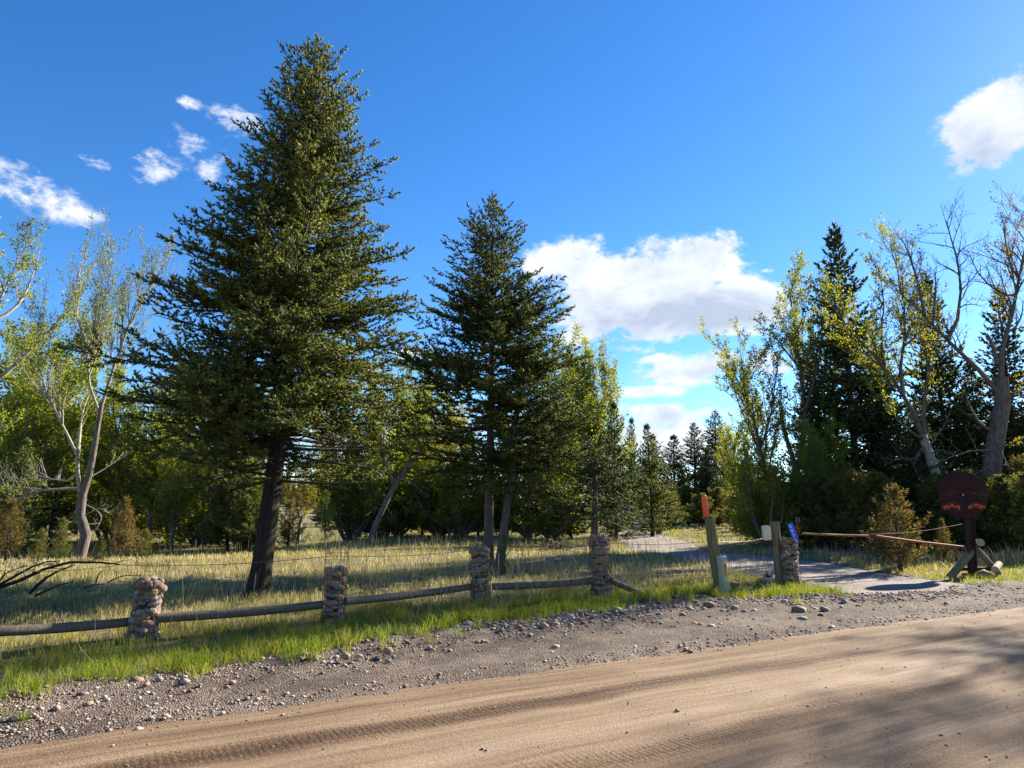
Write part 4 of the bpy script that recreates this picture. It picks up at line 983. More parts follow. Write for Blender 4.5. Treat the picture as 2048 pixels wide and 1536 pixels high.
def pillar(px, py, top, wpx, label, lean=0.0, seed=0, mesh_up=.32, wire=True):
    rng = np.random.default_rng(200 + seed)
    b = ground_at(px, py); Y = b[1]; H = AT(px, top, Y)[2] - b[2]; Rw = wpx / 2 / FPX * Y * .99
    t = thing('stone_pillar', label, 'pillar', (b[0], b[1], b[2]), 0, 'stone pillars of the fence'); t.rotation_euler = (0, lean, 0)
    zs = np.linspace(-.1, H * .96, 5)
    obj('gap_shade_core', mesh('gap_shade_core', log(np.array([[0, 0, z] for z in zs]), np.full(5, Rw * .72), 10, .05, rng), MAT['core'], True), t)  # filler behind the stones, coloured dark like the shade in their gaps
    z = .02; cnt = 0; row = 0
    while z < H - .03:
        hgt = rng.uniform(.065, .115); a = rng.uniform(0, 6.28); end = a + 6.283
        flare = 1 + .16 * max(0, 1 - z / .18)
        while a < end - .15:
            w = rng.uniform(.06, .185); da = w / (Rw * flare); da = min(da, end - a)
            am = a + da / 2; rr = Rw * flare - rng.uniform(.058, .074)
            o = obj('stone', random.choice(SM), t, (math.cos(am) * rr, math.sin(am) * rr, z + hgt / 2 + rng.normal(0, .018)),
                    (rng.normal(0, .18), rng.normal(0, .18), am + math.pi / 2 + rng.normal(0, .2)), (w * .54, rng.uniform(.05, .066), hgt * rng.uniform(.44, .70)))
            a += da; cnt += 1
        z += hgt * .86; row += 1
    for k in range(11):                          # cap stones
        a = k * 2.4; rr = Rw * .72 * math.sqrt((k + .4) / 11); s = rng.uniform(.06, .10)
        obj('stone', random.choice(SM), t, (math.cos(a) * rr, math.sin(a) * rr, H - .02 + rng.normal(0, .02)), (rng.normal(0, .3), rng.normal(0, .3), a), (s, s * .8, s * .62))
    if wire:
        Rm = Rw * 1.03; nv = 18; top_z = H + mesh_up; P = []
        th = np.arange(nv) / nv * 6.283
        vz = np.linspace(0, top_z, 6)
        vert = np.stack([np.stack([np.cos(t_) * Rm + 0 * vz, np.sin(t_) * Rm + 0 * vz, vz], 1) for t_ in th])
        ch = [tubes(vert, np.full(vert.shape[:2], .0024), 3)]
        hh = np.arange(.05, top_z, .10); tt = np.linspace(0, 6.283, 25)
        hor = np.stack([np.stack([np.cos(tt) * Rm, np.sin(tt) * Rm, 0 * tt + z_], 1) for z_ in hh])
        ch.append(tubes(hor, np.full(hor.shape[:2], .0024), 3))
        obj('wire_mesh', mesh('wire_mesh', ch, MAT['darkwire']), t)
    return b, H
P1 = pillar(283, 1285, 1166, 57, 'shaded stone pillar nearest the left edge of the view', .06, 1)
P2 = pillar(666, 1245, 1140, 44, 'shaded stone pillar right of the tallest fir trunk', .02, 2)
P3 = pillar(961, 1204, 1099, 40, 'sunlit stone pillar in front of the twin fir trunks', -.02, 3, .22)
P4 = pillar(1204, 1197, 1077, 39, 'tall sunlit stone pillar left of the driveway with a loose rail at its foot', -.03, 4, .05)
P5 = pillar(1584, 1172, 1080, 35, 'stone pillar behind the brown post beside the blue address plate', -.02, 5, .04)

def rail(a, b, r0, r1, label, sag=.02, mat='wood'):
    rng = np.random.default_rng(int(abs(a[0] * 100)) + 7); s = np.linspace(0, 1, 9)[:, None]
    P = a + (b - a) * s; P[:, 2] -= sag * np.sin(np.pi * s[:, 0]); P[:, 1] += .012 * np.sin(5 * s[:, 0])
    m = P.mean(0); ch = log(P - m, np.linspace(r0, r1, 9), 12, .03, rng)
    o = obj('fence_rail', mesh('fence_rail', ch, MAT[mat], True), None, m); return tag(o, label, 'rail', 'rails of the low fence')
def on(p, px, py): q = AT(px, py, p[0][1]); return q
r1 = on(P1, 262, 1243); r1b = on(P1, 312, 1236); r2 = on(P2, 645, 1209); r2b = on(P2, 690, 1203); r3 = on(P3, 944, 1173); r3b = on(P3, 985, 1173); r4 = on(P4, 1187, 1161); r4b = on(P4, 1222, 1161)
le = AT(-60, 1264, 8.2)
rail(le, r1, .062, .056, 'dark weathered rail running off the left edge')
rail(r1b, r2, .060, .055, 'dark weathered rail below the tallest fir')
rail(r2b, r3, .058, .055, 'grey rail between the shaded and the sunlit pillar')
rail(r3b, r4, .060, .055, 'split grey rail between the two sunlit pillars')
rail(r4b, G(1288, 1193) + np.array([0, 0, .03]), .055, .05, 'broken rail slanting down to the grass right of the tall pillar', 0)

def strand(pts, label, barbs=True, mat='darkwire', r=.0042, n=30):
    pts = np.array(pts); i = np.linspace(0, len(pts) - 1, (len(pts) - 1) * n + 1); k = np.minimum(i.astype(int), len(pts) - 2); f = i - k
    P = pts[k] + (pts[k + 1] - pts[k]) * f[:, None]; P[:, 2] -= .05 * np.sin(np.pi * f)
    m = P.mean(0); P = P - m; ch = [tubes(P, np.full(len(P), r), 4)]
    if barbs:
        T = norm(np.gradient(P, axis=0)); seg = np.linalg.norm(np.diff(P, axis=0), axis=1).sum(); nb = int(seg / .13)
        ii = np.linspace(0, len(P) - 1.01, nb); kk = ii.astype(int); Q = P[kk] + (P[kk + 1] - P[kk]) * (ii - kk)[:, None]
        d = norm(R.normal(size=(nb, 3))); ch.append(tubes(np.stack([Q - d * .014, Q + d * .014], 1), np.full((nb, 2), .0016), 3))
        d = norm(R.normal(size=(nb, 3))); ch.append(tubes(np.stack([Q - d * .014, Q + d * .014], 1), np.full((nb, 2), .0016), 3))
    o = obj('barbed_wire', mesh('barbed_wire', ch, MAT[mat]), None, m); return tag(o, label, 'wire')
strand([AT(-60, 1138, 8.1), AT(240, 1130, P1[0][1] + .2), AT(665, 1112, P2[0][1] + .2), AT(960, 1098, P3[0][1] + .2), AT(1190, 1089, P4[0][1] + .2)], 'thin barbed wire strand above the rails behind the pillars')
strand([AT(1215, 1086, P4[0][1] + .1), AT(1424, 1081, 13.6), AT(1530, 1076, 15.0)], 'barbed wire strand from the tall pillar to the gate posts', True, 'steel')

# ------------------------------------------------------------------ gate furniture
def post(name, base_px, top_px, wpx, mat, label, cat='post', extra=None):
    rng = np.random.default_rng(int(base_px[0])); b = ground_at(*base_px); Y = b[1]; t = AT(*top_px, Y) - b; r = wpx / 2 / FPX * Y
    s = np.array([-.06, 0, .2, .45, .7, .92, .985, 1.0])[:, None]
    P = t * s + np.array([.006, .004, 0]) * np.sin(s * 7)
    rad = np.array([1.06, 1.04, 1.02, 1.0, .99, .98, .97, .90]) * r
    e = thing(name, label, cat, b)
    obj('shaft', mesh('shaft', log(P, rad, 14, .025, rng), MAT[mat], True), e)
    return e, b, t, r
pa, ba, ta, ra = post('wooden_post', (1440, 1188), (1419, 1036), 20.5, 'posta', 'olive treated wooden post under the orange marker')
pb, bb, tb, rb = post('wooden_post', (1562, 1170), (1549, 1043), 18, 'postb', 'brown grey wooden post carrying a cream box')

def marker():
    Y = ba[1] + .16; b = G(1437, 1183); b = np.array([b[0], Y, hz(b[0], Y)])
    lo = AT(1413, 1034, Y) - b; hi = AT(1407, 989, Y) - b
    e = thing('marker_post', 'bright orange round topped marker rising behind the olive post', 'marker', b)
    obj('shaft', mesh('shaft', log(np.array([[0, 0, -.05], lo * .5, lo * 1.01]), np.full(3, .026), 8, 0), MAT['black'], True), e)
    d = hi - lo; L = np.linalg.norm(d); zx = d / L; xx = norm(np.array([1, 0, -zx[0] / zx[2] * 1.0])); yy = np.cross(zx, xx)
    prof = [(0, .050), (.012, .053), (L * .5, .053), (L - .06, .052), (L - .03, .044), (L - .01, .026), (L, .006)]
    n = 16; th = np.arange(n) / n * 6.283; vs = []
    for z, r in prof:
        cx = np.sign(np.cos(th)) * np.abs(np.cos(th)) ** .7 * r; cy = np.sin(th) * r * .55
        vs.append(lo + zx * z + xx * cx[:, None] + yy * cy[:, None])
    v = np.concatenate(vs); idx = np.arange(len(prof) * n).reshape(len(prof), n); a = idx[:-1]; c = idx[1:]
    q = np.stack([a, np.roll(a, -1, 1), np.roll(c, -1, 1), c], -1).reshape(-1, 4)
    obj('orange_blade', mesh('orange_blade', [(v, q)], MAT['orange'], True), e)
    ch = []
    for s in (-1, 1):
        p = np.stack([lo + zx * z + xx * (s * .024) - yy * .031 for z in np.linspace(.02, L - .07, 6)]); ch.append(tubes(p, np.full(6, .006), 5))
    obj('rib', mesh('rib', ch, MAT['orange'], True), e)
marker()

def pedestal():
    b = ground_at(1449, 1190); Y = b[1] - .05; b[1] = Y; t = AT(1440, 1114, Y) - b; H = t[2]; w = .14
    e = thing('utility_pedestal', 'short pale green utility pedestal with an orange sticker beside the olive post', 'pedestal', b, math.radians(38)); e.rotation_euler = (0, -.10, math.radians(38))
    obj('cabinet', mesh('cabinet', [box((0, 0, H / 2 - .05), (w, w * .8, H + .02), bev=.012)], MAT['pedestal']), e)
    obj('cap', mesh('cap', [box((0, 0, H - .01), (w * 1.12, w * .92, .07), bev=.018)], MAT['pedestal']), e)
    for x in (-.05, .0, .05): obj('rib', mesh('rib', [box((x, w * .4 + .004, H * .45), (.014, .012, H * .8), bev=.004)], MAT['pedestal']), e)
    for x in (-.04, .03): obj('rib', mesh('rib', [box((-w * .5 - .003, x, H * .45), (.012, .014, H * .8), bev=.004)], MAT['pedestal']), e)
    y = -w * .4 - .004; s = obj('sticker', mesh('sticker', [box((.005, y, H * .70), (w * .62, .004, .25), bev=.001)], MAT['sticker']), e)
    obj('faded_sticker', mesh('faded_sticker', [box((.005, y, H * .46), (w * .60, .004, .10), bev=.001)], MAT['stickerpale']), e)
    ch = []
    for zz, ww, hh in ((.795, .055, .022), (.745, .034, .028), (.69, .06, .008), (.665, .05, .008), (.64, .058, .008), (.60, .045, .008)):
        ch.append(box((.005, y - .003, H * zz), (ww, .003, hh)))
    obj('print', mesh('print', ch, MAT['ink']), s)
    return e
pedestal()

def meter_box():
    Y = bb[1]; c = AT(1533, 1066, Y); b = c.copy(); e = thing('utility_box', 'cream plastic box bracketed to the left of the brown post', 'box', b)
    e.rotation_euler = (0, -.05, 0)
    w = 15 / FPX * Y; h = 28 / FPX * Y
    obj('case', mesh('case', [box((0, 0, 0), (w, .13, h), bev=.022)], MAT['cream'], True), e)
    obj('lid', mesh('lid', [box((0, -.004, h * .12), (w * 1.05, .14, h * .72), bev=.024)], MAT['cream'], True), e)
    p0 = np.array([.02, .01, -h / 2]); p1 = AT(1546, 1094, Y) - b
    obj('bracket', mesh('bracket', log(np.array([p0, p0 * .5 + p1 * .5, p1]), np.array([.04, .036, .03]), 4, .01), MAT['rust']), e)
meter_box()

def pale_log():
    a = ground_at(1533, 1163); a[2] += .06; t = AT(1577, 1103, P5[0][1] - .12); m = a.copy()
    s = np.linspace(0, 1, 7)[:, None]; P = (t - a) * s
    e = thing('pale_log', 'pale peeled log with a dark lower end leaning against the far stone pillar', 'log', m)
    obj('log_body', mesh('log_body', log(P, np.linspace(.066, .06, 7), 12, .02), MAT['whitelog'], True), e)
    d = norm(t - a); Q = np.array([d * .02, d * .10, d * .19])
    obj('dark_band', mesh('dark_band', log(Q, np.full(3, .0715), 12, .02, cap=False), MAT['black'], True), e)
    c = ground_at(1545, 1166)
    o = obj('pale_log', mesh('pale_log', log(np.array([[-.25, 0, .05], [0, .03, .055], [.28, .05, .05]]), np.array([.05, .055, .045]), 10, .03), MAT['whitelog'], True), None, c)
    tag(o, 'short pale log lying in the grass at the foot of the leaning pale log', 'log')
pale_log()

def address_plate():
    Y = P5[0][1] - .05; lo = AT(1594, 1087, Y); hi = AT(1580, 1047, Y); c = (lo + hi) / 2
    d = hi - lo; ang = math.atan2(d[0], d[2]); h = np.linalg.norm(d); w = .105
    e = thing('address_plate', 'blue address plate with white digits tilted on the far stone pillar', 'sign', c, .0); e.rotation_euler = (0, ang, math.radians(-8))
    pl = obj('plate', mesh('plate', [box((0, 0, 0), (w, .006, h), bev=.002)], MAT['bluesign']), e)
    for i, ch in enumerate('4972'):
        cu = bpy.data.curves.new('digit', 'FONT'); cu.body = ch; cu.size = h * .25; cu.align_x = 'CENTER'; cu.align_y = 'CENTER'; cu.extrude = .0012
        to = bpy.data.objects.new('tmp', cu); C.objects.link(to); dg = bpy.context.evaluated_depsgraph_get()
        me = bpy.data.meshes.new_from_object(to.evaluated_get(dg)); bpy.data.objects.remove(to); me.materials.clear(); me.materials.append(MAT['white'])
        o = obj('digit', me, e, (-.012, -.0052, h * (.36 - .24 * i)), (math.pi / 2, 0, 0)); o['label'] = 'white digit ' + ch
    ch = []
    obj('stake', mesh('stake', log(np.array([[.0, .014, -h * .5 - .12], [0, .014, h * .2]]), np.full(2, .012), 6, 0), MAT['rust'], True), e)
address_plate()

def gate():
    Y1 = 15.2; jn = AT(1745, 1071.5, 16.1); g0 = AT(1604, 1067, Y1); g1 = AT(1926, 1094, 16.95)
    b = ground_at(1604, 1176); b[1] = Y1; b[2] = hz(b[0], Y1)
    def rl(p): return np.asarray(p) - b
    e = thing('gate_post', 'rusty steel pipe gate post with a bent elbow right of the far stone pillar', 'gate post', b)
    top = rl(AT(1598, 1059, Y1)); elb = rl(AT(1589, 1057, Y1))
    obj('pipe', mesh('pipe', log(np.array([[0, 0, -.1], top * .5, top * .97, top]), np.full(4, .03), 10, .01), MAT['rust'], True), e)
    obj('elbow', mesh('elbow', log(np.array([top + [0, 0, -.02], top + [-.03, 0, .012], elb]), np.array([.026, .026, .022]), 8, 0), MAT['rust'], True), e)
    hng = rl(AT(1600, 1083, Y1)); obj('collar', mesh('collar', log(np.array([hng - [0, 0, .03], hng + [0, 0, .03]]), np.full(2, .045), 10, .02), MAT['rust'], True), e)
    b2 = b + np.array([-.02, .22, 0]); t2 = AT(1597, 1036, b2[1]) - b2
    e2 = thing('gate_post', 'tall dark steel post with an open slot at its top behind the pipe post', 'gate post', b2)
    obj('pipe', mesh('pipe', log(np.array([[0, 0, -.1], t2 * .6, t2 * .93]), np.full(3, .034), 4, .0), MAT['rust']), e2)
    for s in (-1, 1): obj('fork', mesh('fork', [box(Vector(t2 * .965 + np.array([s * .026, 0, 0])), (.012, .05, .11), bev=.003)], MAT['steel']), e2)
    e = thing('gate_bar', 'long rusty pipe barrier in two sagging lengths across the driveway', 'gate bar', jn)
    obj('pipe', mesh('pipe', log(np.array([g0 - jn, (g0 - jn) * .5 + [0, 0, -.008], [-.03, 0, 0]]), np.full(3, .023), 10, .005), MAT['rustyel'], True), e)['label'] = 'yellowish rusty left length'
    obj('pipe', mesh('pipe', log(np.array([[.03, 0, 0], (g1 - jn) * .5 + [0, 0, -.01], g1 - jn]), np.full(3, .028), 10, .005), MAT['rustred'], True), e)['label'] = 'reddish right length sloping down'
    obj('joint', mesh('joint', log(np.array([[-.07, 0, .005], [.07, 0, -.005]]), np.full(2, .046), 10, .03), MAT['rust'], True), e)
    strand([jn + [0, -.02, .03], AT(1925, 1048, 17.0)], 'twisted cable from the gate bar joint up to the blade stand', False, 'darkwire', .0055, 12)
gate()

def blade_stand():
    b = ground_at(1946, 1152); Y = b[1]
    def rl(px, py, dy=0): return AT(px, py, Y + dy) - b
    e = thing('blade_stand', 'rusty steel post with log braces holding the round saw blade', 'stand', b)
    top = rl(1937, 1020); w = .135
    ang = math.atan2(top[0], top[2]); h = np.linalg.norm(top)
    Rm = Matrix.Rotation(ang, 3, 'Y')
    def bx(c, s, bev=.004): return box(Rm @ Vector(c), s, bev=bev, Rm=Rm)
    obj('post', mesh('post', [bx((0, 0, h / 2 - .04), (w, .016, h)), bx((-w / 2, 0, h / 2 - .04), (.016, .13, h + .002)), bx((w / 2, 0, h / 2 - .04), (.016, .13, h + .004))], MAT['rustdark']), e)
    def lg(a, c, r, nm, ends=True):
        ch = log(np.array([a, (a + c) / 2, c]), np.array([r, r * .98, r * .96]), 12, .03, cap=False)
        o = obj(nm, mesh(nm, ch, MAT['postb'], True), e)
        for p, q in ((a, c), (c, a)):
            d = norm(p - q); n = 12; ref = np.array([0, 0, 1.]); A = norm(np.cross(d, ref)); Bn = np.cross(d, A); th = np.arange(n) / n * 6.283
            v = np.concatenate([p + d * .003 + (A * np.cos(th)[:, None] + Bn * np.sin(th)[:, None]) * r * .99, [p + d * .004]]); i = np.arange(n)
            obj('log_end', mesh('log_end', [(v, np.stack([i, (i + 1) % n, np.full(n, n)], 1))], MAT['endgrain']), o)
    lg(rl(1892, 1163, -.25), rl(1944, 1103, 0.05), .082, 'brace')
    lg(rl(1998, 1148, .1), rl(1950, 1094, .1), .07, 'brace')
    lg(rl(1961, 1085, -.30), rl(1952, 1088, .45), .085, 'cross_log')
    lg(rl(1990, 1139, -.35), rl(1998, 1128, .35), .075, 'short_log')
    obj('base_pipe', mesh('base_pipe', log(np.array([rl(1917, 1138, .1), rl(1990, 1138, .1)]), np.full(2, .045), 8, .01), MAT['rust'], True), e)
    obj('rod', mesh('rod', log(np.array([rl(1906, 1096), rl(1942, 1134)]), np.full(2, .014), 6, 0), MAT['rust'], True), e)
    # the blade
    c = AT(1925.5, 990, Y - .10); Rr = 50.0 / FPX * c[1] * .965
    n = 52; k = n * 3; th = np.arange(k) / k * 6.2832; rad = np.tile([Rr, Rr * .945, Rr * .965], n)
    ring = np.stack([np.cos(th) * rad, np.sin(th) * rad], 1); hole = np.stack([np.cos(th), np.sin(th)], 1) * .03
    mid = np.stack([np.cos(th), np.sin(th)], 1) * Rr * .6
    V3 = []; T = .004
    for y in (-T, T):
        for a in (hole, mid, ring): V3.append(np.stack([a[:, 0], np.full(k, y), a[:, 1]], 1))
    v = np.concatenate(V3); i = np.arange(k); j = (i + 1) % k; F = []
    for s, fl in ((0, 1), (3 * k, 0)):
        for o in (0, k):
            q = np.stack([s + o + i, s + o + k + i, s + o + k + j, s + o + j], 1); F.append(q if fl else q[:, ::-1])
    F.append(np.stack([2 * k + i, 5 * k + i, 5 * k + j, 2 * k + j], 1)); F.append(np.stack([j, 3 * k + j, 3 * k + i, i], 1))
    m = M_('painted_rusty_blade'); nt, N, L = nodes(m); bs = N['Principled BSDF']; bs.inputs['Roughness'].default_value = .85; bs.inputs['Specular IOR Level'].default_value = .2
    tc = N.new('ShaderNodeTexCoord'); sp = N.new('ShaderNodeSeparateXYZ'); L.new(tc.outputs['Object'], sp.inputs[0])
    def mt(op, a, b_=None):
        nd = N.new('ShaderNodeMath'); nd.operation = op
        for q, vv in enumerate((a, b_)):
            if vv is None: continue
            if isinstance(vv, (int, float)): nd.inputs[q].default_value = vv
            else: L.new(vv, nd.inputs[q])
        return nd.outputs[0]
    base = ramp(N, L, tex(N, L, 9, 8, .7), [(.3, (.024, .0095, .008)), (.7, (.044, .016, .013))])
    x2 = mt('MULTIPLY', sp.outputs[0], sp.outputs[0]); arch = mt('ADD', sp.outputs[2], mt('MULTIPLY', mt('ABSOLUTE', mt('SUBTRACT', mt('ABSOLUTE', sp.outputs[0]), .26)), .35))
    dz = mt('DIVIDE', mt('ADD', arch, .23), .045); g = mt('POWER', 2.718, mt('MULTIPLY', mt('MULTIPLY', dz, dz), -1))
    gap = mt('MULTIPLY', g, mt('GREATER_THAN', mt('ABSOLUTE', sp.outputs[0]), .09))
    blot = mt('GREATER_THAN', tex(N, L, 13, 6, .75, sc3=(1, 1, 1.6)), .47)
    fac = mt('MULTIPLY', gap, blot)
    mx = N.new('ShaderNodeMixRGB'); L.new(fac, mx.inputs[0]); L.new(base, mx.inputs[1]); mx.inputs[2].default_value = (.50, .10, .035, 1)
    # worn flecks of a pale painted arc across the middle
    d2 = mt('DIVIDE', mt('SUBTRACT', mt('ADD', sp.outputs[2], mt('MULTIPLY', x2, .25)), .055), .035); g2 = mt('MULTIPLY', mt('POWER', 2.718, mt('MULTIPLY', mt('MULTIPLY', d2, d2), -1)), mt('GREATER_THAN', tex(N, L, 30, 3, .6), .60))
    mx2 = N.new('ShaderNodeMixRGB'); L.new(mt('MULTIPLY', g2, .5), mx2.inputs[0]); L.new(mx.outputs[0], mx2.inputs[1]); mx2.inputs[2].default_value = (.25, .17, .15, 1)
    L.new(mx2.outputs[0], bs.inputs['Base Color']); bump(N, L, bs, tex(N, L, 40, 6, .7), .2, .004)
    t = thing('saw_blade', 'large round rusty toothed saw blade with worn orange paint', 'saw blade', c, math.radians(-6))
    obj('blade', mesh('blade', [(v, np.concatenate(F))], m), t)
    obj('arbor_bolt', mesh('arbor_bolt', log(np.array([[0, -.02, 0], [0, .09, 0]]), np.full(2, .026), 6, 0), MAT['steel']), t)
    obj('hub_ring', mesh('hub_ring', log(np.array([[0, -.012, 0], [0, -.002, 0]]), np.full(2, .045), 16, 0), MAT['rust']), t)
blade_stand()

# parked vehicle glimpsed through the boughs at the end of the driveway
def vehicle():
    Y = 74; x = AT(1272, HORIZ, Y)[0]; b = np.array([x, Y, hz(x, Y)])
    e = thing('parked_car', 'white car half hidden behind boughs at the end of the driveway', 'car', b, math.radians(12))
    def extr(prof, w, taper=0):
        p = np.array(prof); n = len(p); v = np.concatenate([np.stack([p[:, 0], np.full(n, s * w), p[:, 1]], 1) for s in (-1, 1)])
        if taper: v[:, 1] *= 1 - taper * np.clip((v[:, 2] - .95) / .75, 0, 1)
        i = np.arange(n); j = (i + 1) % n
        c0 = p.mean(0); v = np.concatenate([v, [[c0[0], -w, c0[1]], [c0[0], w, c0[1]]]])
        return [(v, np.stack([i, j, n + j, n + i], 1)), (v, np.concatenate([np.stack([j, i, np.full(n, 2 * n)], 1), np.stack([n + i, n + j, np.full(n, 2 * n + 1)], 1)]))]
    body = extr([(-2.3, .35), (-2.35, .75), (-2.25, 1.0), (-1.1, 1.05), (-.55, 1.62), (-.3, 1.72), (1.6, 1.72), (2.1, 1.6), (2.35, 1.05), (2.38, .55), (2.3, .35)], .9, .18)
    obj('body', mesh('body', body, MAT['carwhite']), e)
    for s in (-1, 1):
        for x0, x1, x2, x3 in ((-.85, .05, .05, -.42), (.15, 1.05, 1.05, .15), (1.15, 2.0, 1.85, 1.15)):
            yy = s * .892
            v = np.array([[x0, yy, 1.1], [x1, yy, 1.1], [x2, s * .80, 1.6], [x3, s * .80, 1.6]]) + np.array([0, s * .004, 0])
            obj('window', mesh('window', [(v, np.array([[0, 1, 2, 3]] if s < 0 else [[3, 2, 1, 0]]))], MAT['glass']), e)
        for xx in (-1.45, 1.5):
            w = obj('wheel', mesh('wheel', log(np.array([[xx, s * .72, .34], [xx, s * .93, .34]]), np.full(2, .34), 18, 0), MAT['rubber'], False), e)
            obj('rim', mesh('rim', log(np.array([[xx, s * .93, .34], [xx, s * .94, .34]]), np.full(2, .20), 12, 0), MAT['steel']), w)
        obj('headlight', mesh('headlight', [box((-2.3, s * .62, .82), (.12, .32, .14), bev=.02)], MAT['white']), e)
    ws = np.array([[-1.06, -.74, 1.09], [-1.06, .74, 1.09], [-.57, .72, 1.6], [-.57, -.72, 1.6]]) + np.array([-.02, 0, .012])
    obj('windscreen', mesh('windscreen', [(ws, np.array([[0, 3, 2, 1]]))], MAT['glass']), e)
vehicle()

# ------------------------------------------------------------------ dead wood
def fallen(label, polys, Y0, seed):
    rng = np.random.default_rng(seed); b = G(polys[0][0][0], polys[0][0][1]); limbs = []
    for pts, r in [(p, r_) for *p, r_ in [(*q[:-1], q[-1]) for q in polys]]:
        P = np.array([AT(px, py, Y0 + dy) for px, py, dy in [(*t, 0)[:3] if len(t) == 2 else t for t in pts]]) ; limbs.append((P, r, r * .3, ''))
    c = np.array([limbs[0][0][0][0], Y0, 0.]); limbs = [(P - c, a, d, 'dead') for P, a, d, _ in limbs]
    w, _, _ = deciduous(rng, limbs, 1, 0, .1, space=(.35,), upb=.12, wob=.2, ratio=(.3,), sides=(6, 3))
    o = obj('fallen_branch', mesh('fallen_branch', w, MAT['bark'], True), None, c); tag(o, label, 'branch', 'fallen branches at the left')
fallen('long curved fallen branch lying in the grass above the left pillar', [((-30, 1185), (30, 1165), (75, 1145), (110, 1128), (160, 1122), (215, 1126), (240, 1129), .035), ((60, 1186), (85, 1160), (120, 1140), (150, 1130), .028)], 11.5, 81)
fallen('second fallen branch forking at the left edge of the meadow', [((-20, 1175), (10, 1165), (50, 1140), (85, 1124), (120, 1122), .026), ((-10, 1180), (5, 1150), (30, 1138), (55, 1131), .016), ((70, 1192), (95, 1180), (125, 1168), (145, 1164), .02), ((192, 1165), (196, 1150), (204, 1141), .012)], 11.0, 83)
fallen('thin curved dead branch just left of the left pillar top', [((215, 1165), (235, 1155), (255, 1150), (290, 1152), .012), ((165, 1178), (185, 1170), (210, 1168), .010)], 10.6, 85)

def brush_pile():
    rng = np.random.default_rng(91); b = ground_at(1112, 1102)
    e = thing('brush_pile', 'small grey heap of dead sticks in the meadow behind the sunlit pillars', 'brush pile', b)
    sm = [mesh('stick', log(np.array([[-.5, 0, 0], [-.1, .03, .02], [.2, -.02, .01], [.5, .02, -.02]]) * 1.0, np.array([.018, .016, .013, .008]), 5, .05, np.random.default_rng(i)), MAT['wood'], True) for i in range(3)]
    for i in range(46):
        r = rng.uniform(0, .5); a = rng.uniform(0, 6.28)
        o = obj('stick', sm[i % 3], e, (math.cos(a) * r, math.sin(a) * r * .7, .03 + .30 * (1 - r / .55) * rng.uniform(.2, 1)), (rng.normal(0, .3), rng.normal(0, .3), rng.uniform(0, 3.14)), [rng.uniform(.6, 1.25)] * 3)
brush_pile()

# ------------------------------------------------------------------ roadside rocks
ROCKS = [(908,1257,20,'pink'),(971,1247,10,'grey'),(1043,1260,11,'red'),(1087,1256,22,'tan'),(1110,1252,24,'pink'),(1083,1245,16,'grey'),(1059,1272,13,'white'),(1110,1296,17,'white'),
 (1072,1284,10,'bluegrey'),(1060,1300,9,'tan'),(930,1282,10,'red'),(955,1287,14,'grey'),(1186,1233,13,'white'),(1138,1238,20,'white'),(1145,1246,13,'grey'),(1166,1250,14,'red'),(1209,1245,18,'tan'),
 (1233,1226,24,'tan'),(1244,1268,12,'white'),(1318,1231,15,'pink'),(1296,1233,11,'white'),(944,1322,9,'white'),(1418,1212,27,'brown'),(1408,1221,14,'tan'),(1444,1223,13,'white'),(1469,1220,19,'pink'),
 (1489,1224,13,'pink'),(1507,1224,13,'white'),(1568,1204,15,'white'),(1596,1225,31,'brown'),(1631,1219,11,'white'),(1650,1222,23,'grey'),(1604,1240,21,'bluegrey'),(1688,1206,16,'bluegrey'),(1717,1214,16,'brown'),
 (1420,1256,18,'white'),(1402,1252,15,'pink'),(1388,1249,14,'pink'),(1440,1250,11,'white'),(1641,1233,14,'red'),(1508,1240,11,'white'),(272,1366,30,'pink'),(116,1404,12,'pink'),(176,1414,23,'tan'),(214,1418,10,'tan'),
 (380,1386,15,'red'),(453,1376,14,'tan'),(530,1385,13,'pink'),(626,1316,24,'pink'),(691,1316,20,'tan'),(717,1314,17,'white'),(644,1350,13,'red'),(730,1346,13,'white'),(536,1333,11,'grey'),(503,1354,12,'grey'),
 (775,1304,21,'pink'),(870,1276,13,'brown'),(888,1301,10,'grey'),(1345,1240,13,'pink'),(1365,1232,15,'tan'),(1330,1250,10,'grey'),(1290,1245,10,'tan'),(1270,1238,11,'pink'),(1465,1176,26,'brown'),(1497,1170,17,'grey'),
 (1246,1198,18,'grey'),(1020,1145,30,'grey'),(1968,1156,34,'brown'),(1930,1152,18,'brown')]
RSM = {c: [rockmesh(300 + 7 * i + len(c), f, IC1, MAT['rock_' + c], 'rock') for i, f in enumerate((.55, .75))] for c in RC}
WORD = {'pink': 'pinkish', 'tan': 'tan', 'grey': 'grey', 'white': 'pale whitish', 'red': 'reddish', 'brown': 'brown', 'bluegrey': 'blue grey'}
REFS = [(120, 'below the grass at the far left'), (283, 'in front of the left pillar'), (450, 'on the gravel below the tallest fir'), (666, 'in front of the second shaded pillar'), (800, 'between the second and third pillar'),
        (961, 'in front of the third pillar'), (1090, 'midway between the two sunlit pillars'), (1204, 'in front of the tall sunlit pillar'), (1320, 'right of the tall sunlit pillar'), (1430, 'in front of the olive post'),
        (1560, 'in front of the brown post'), (1680, 'at the right tip of the grass verge'), (1950, 'at the foot of the blade stand')]
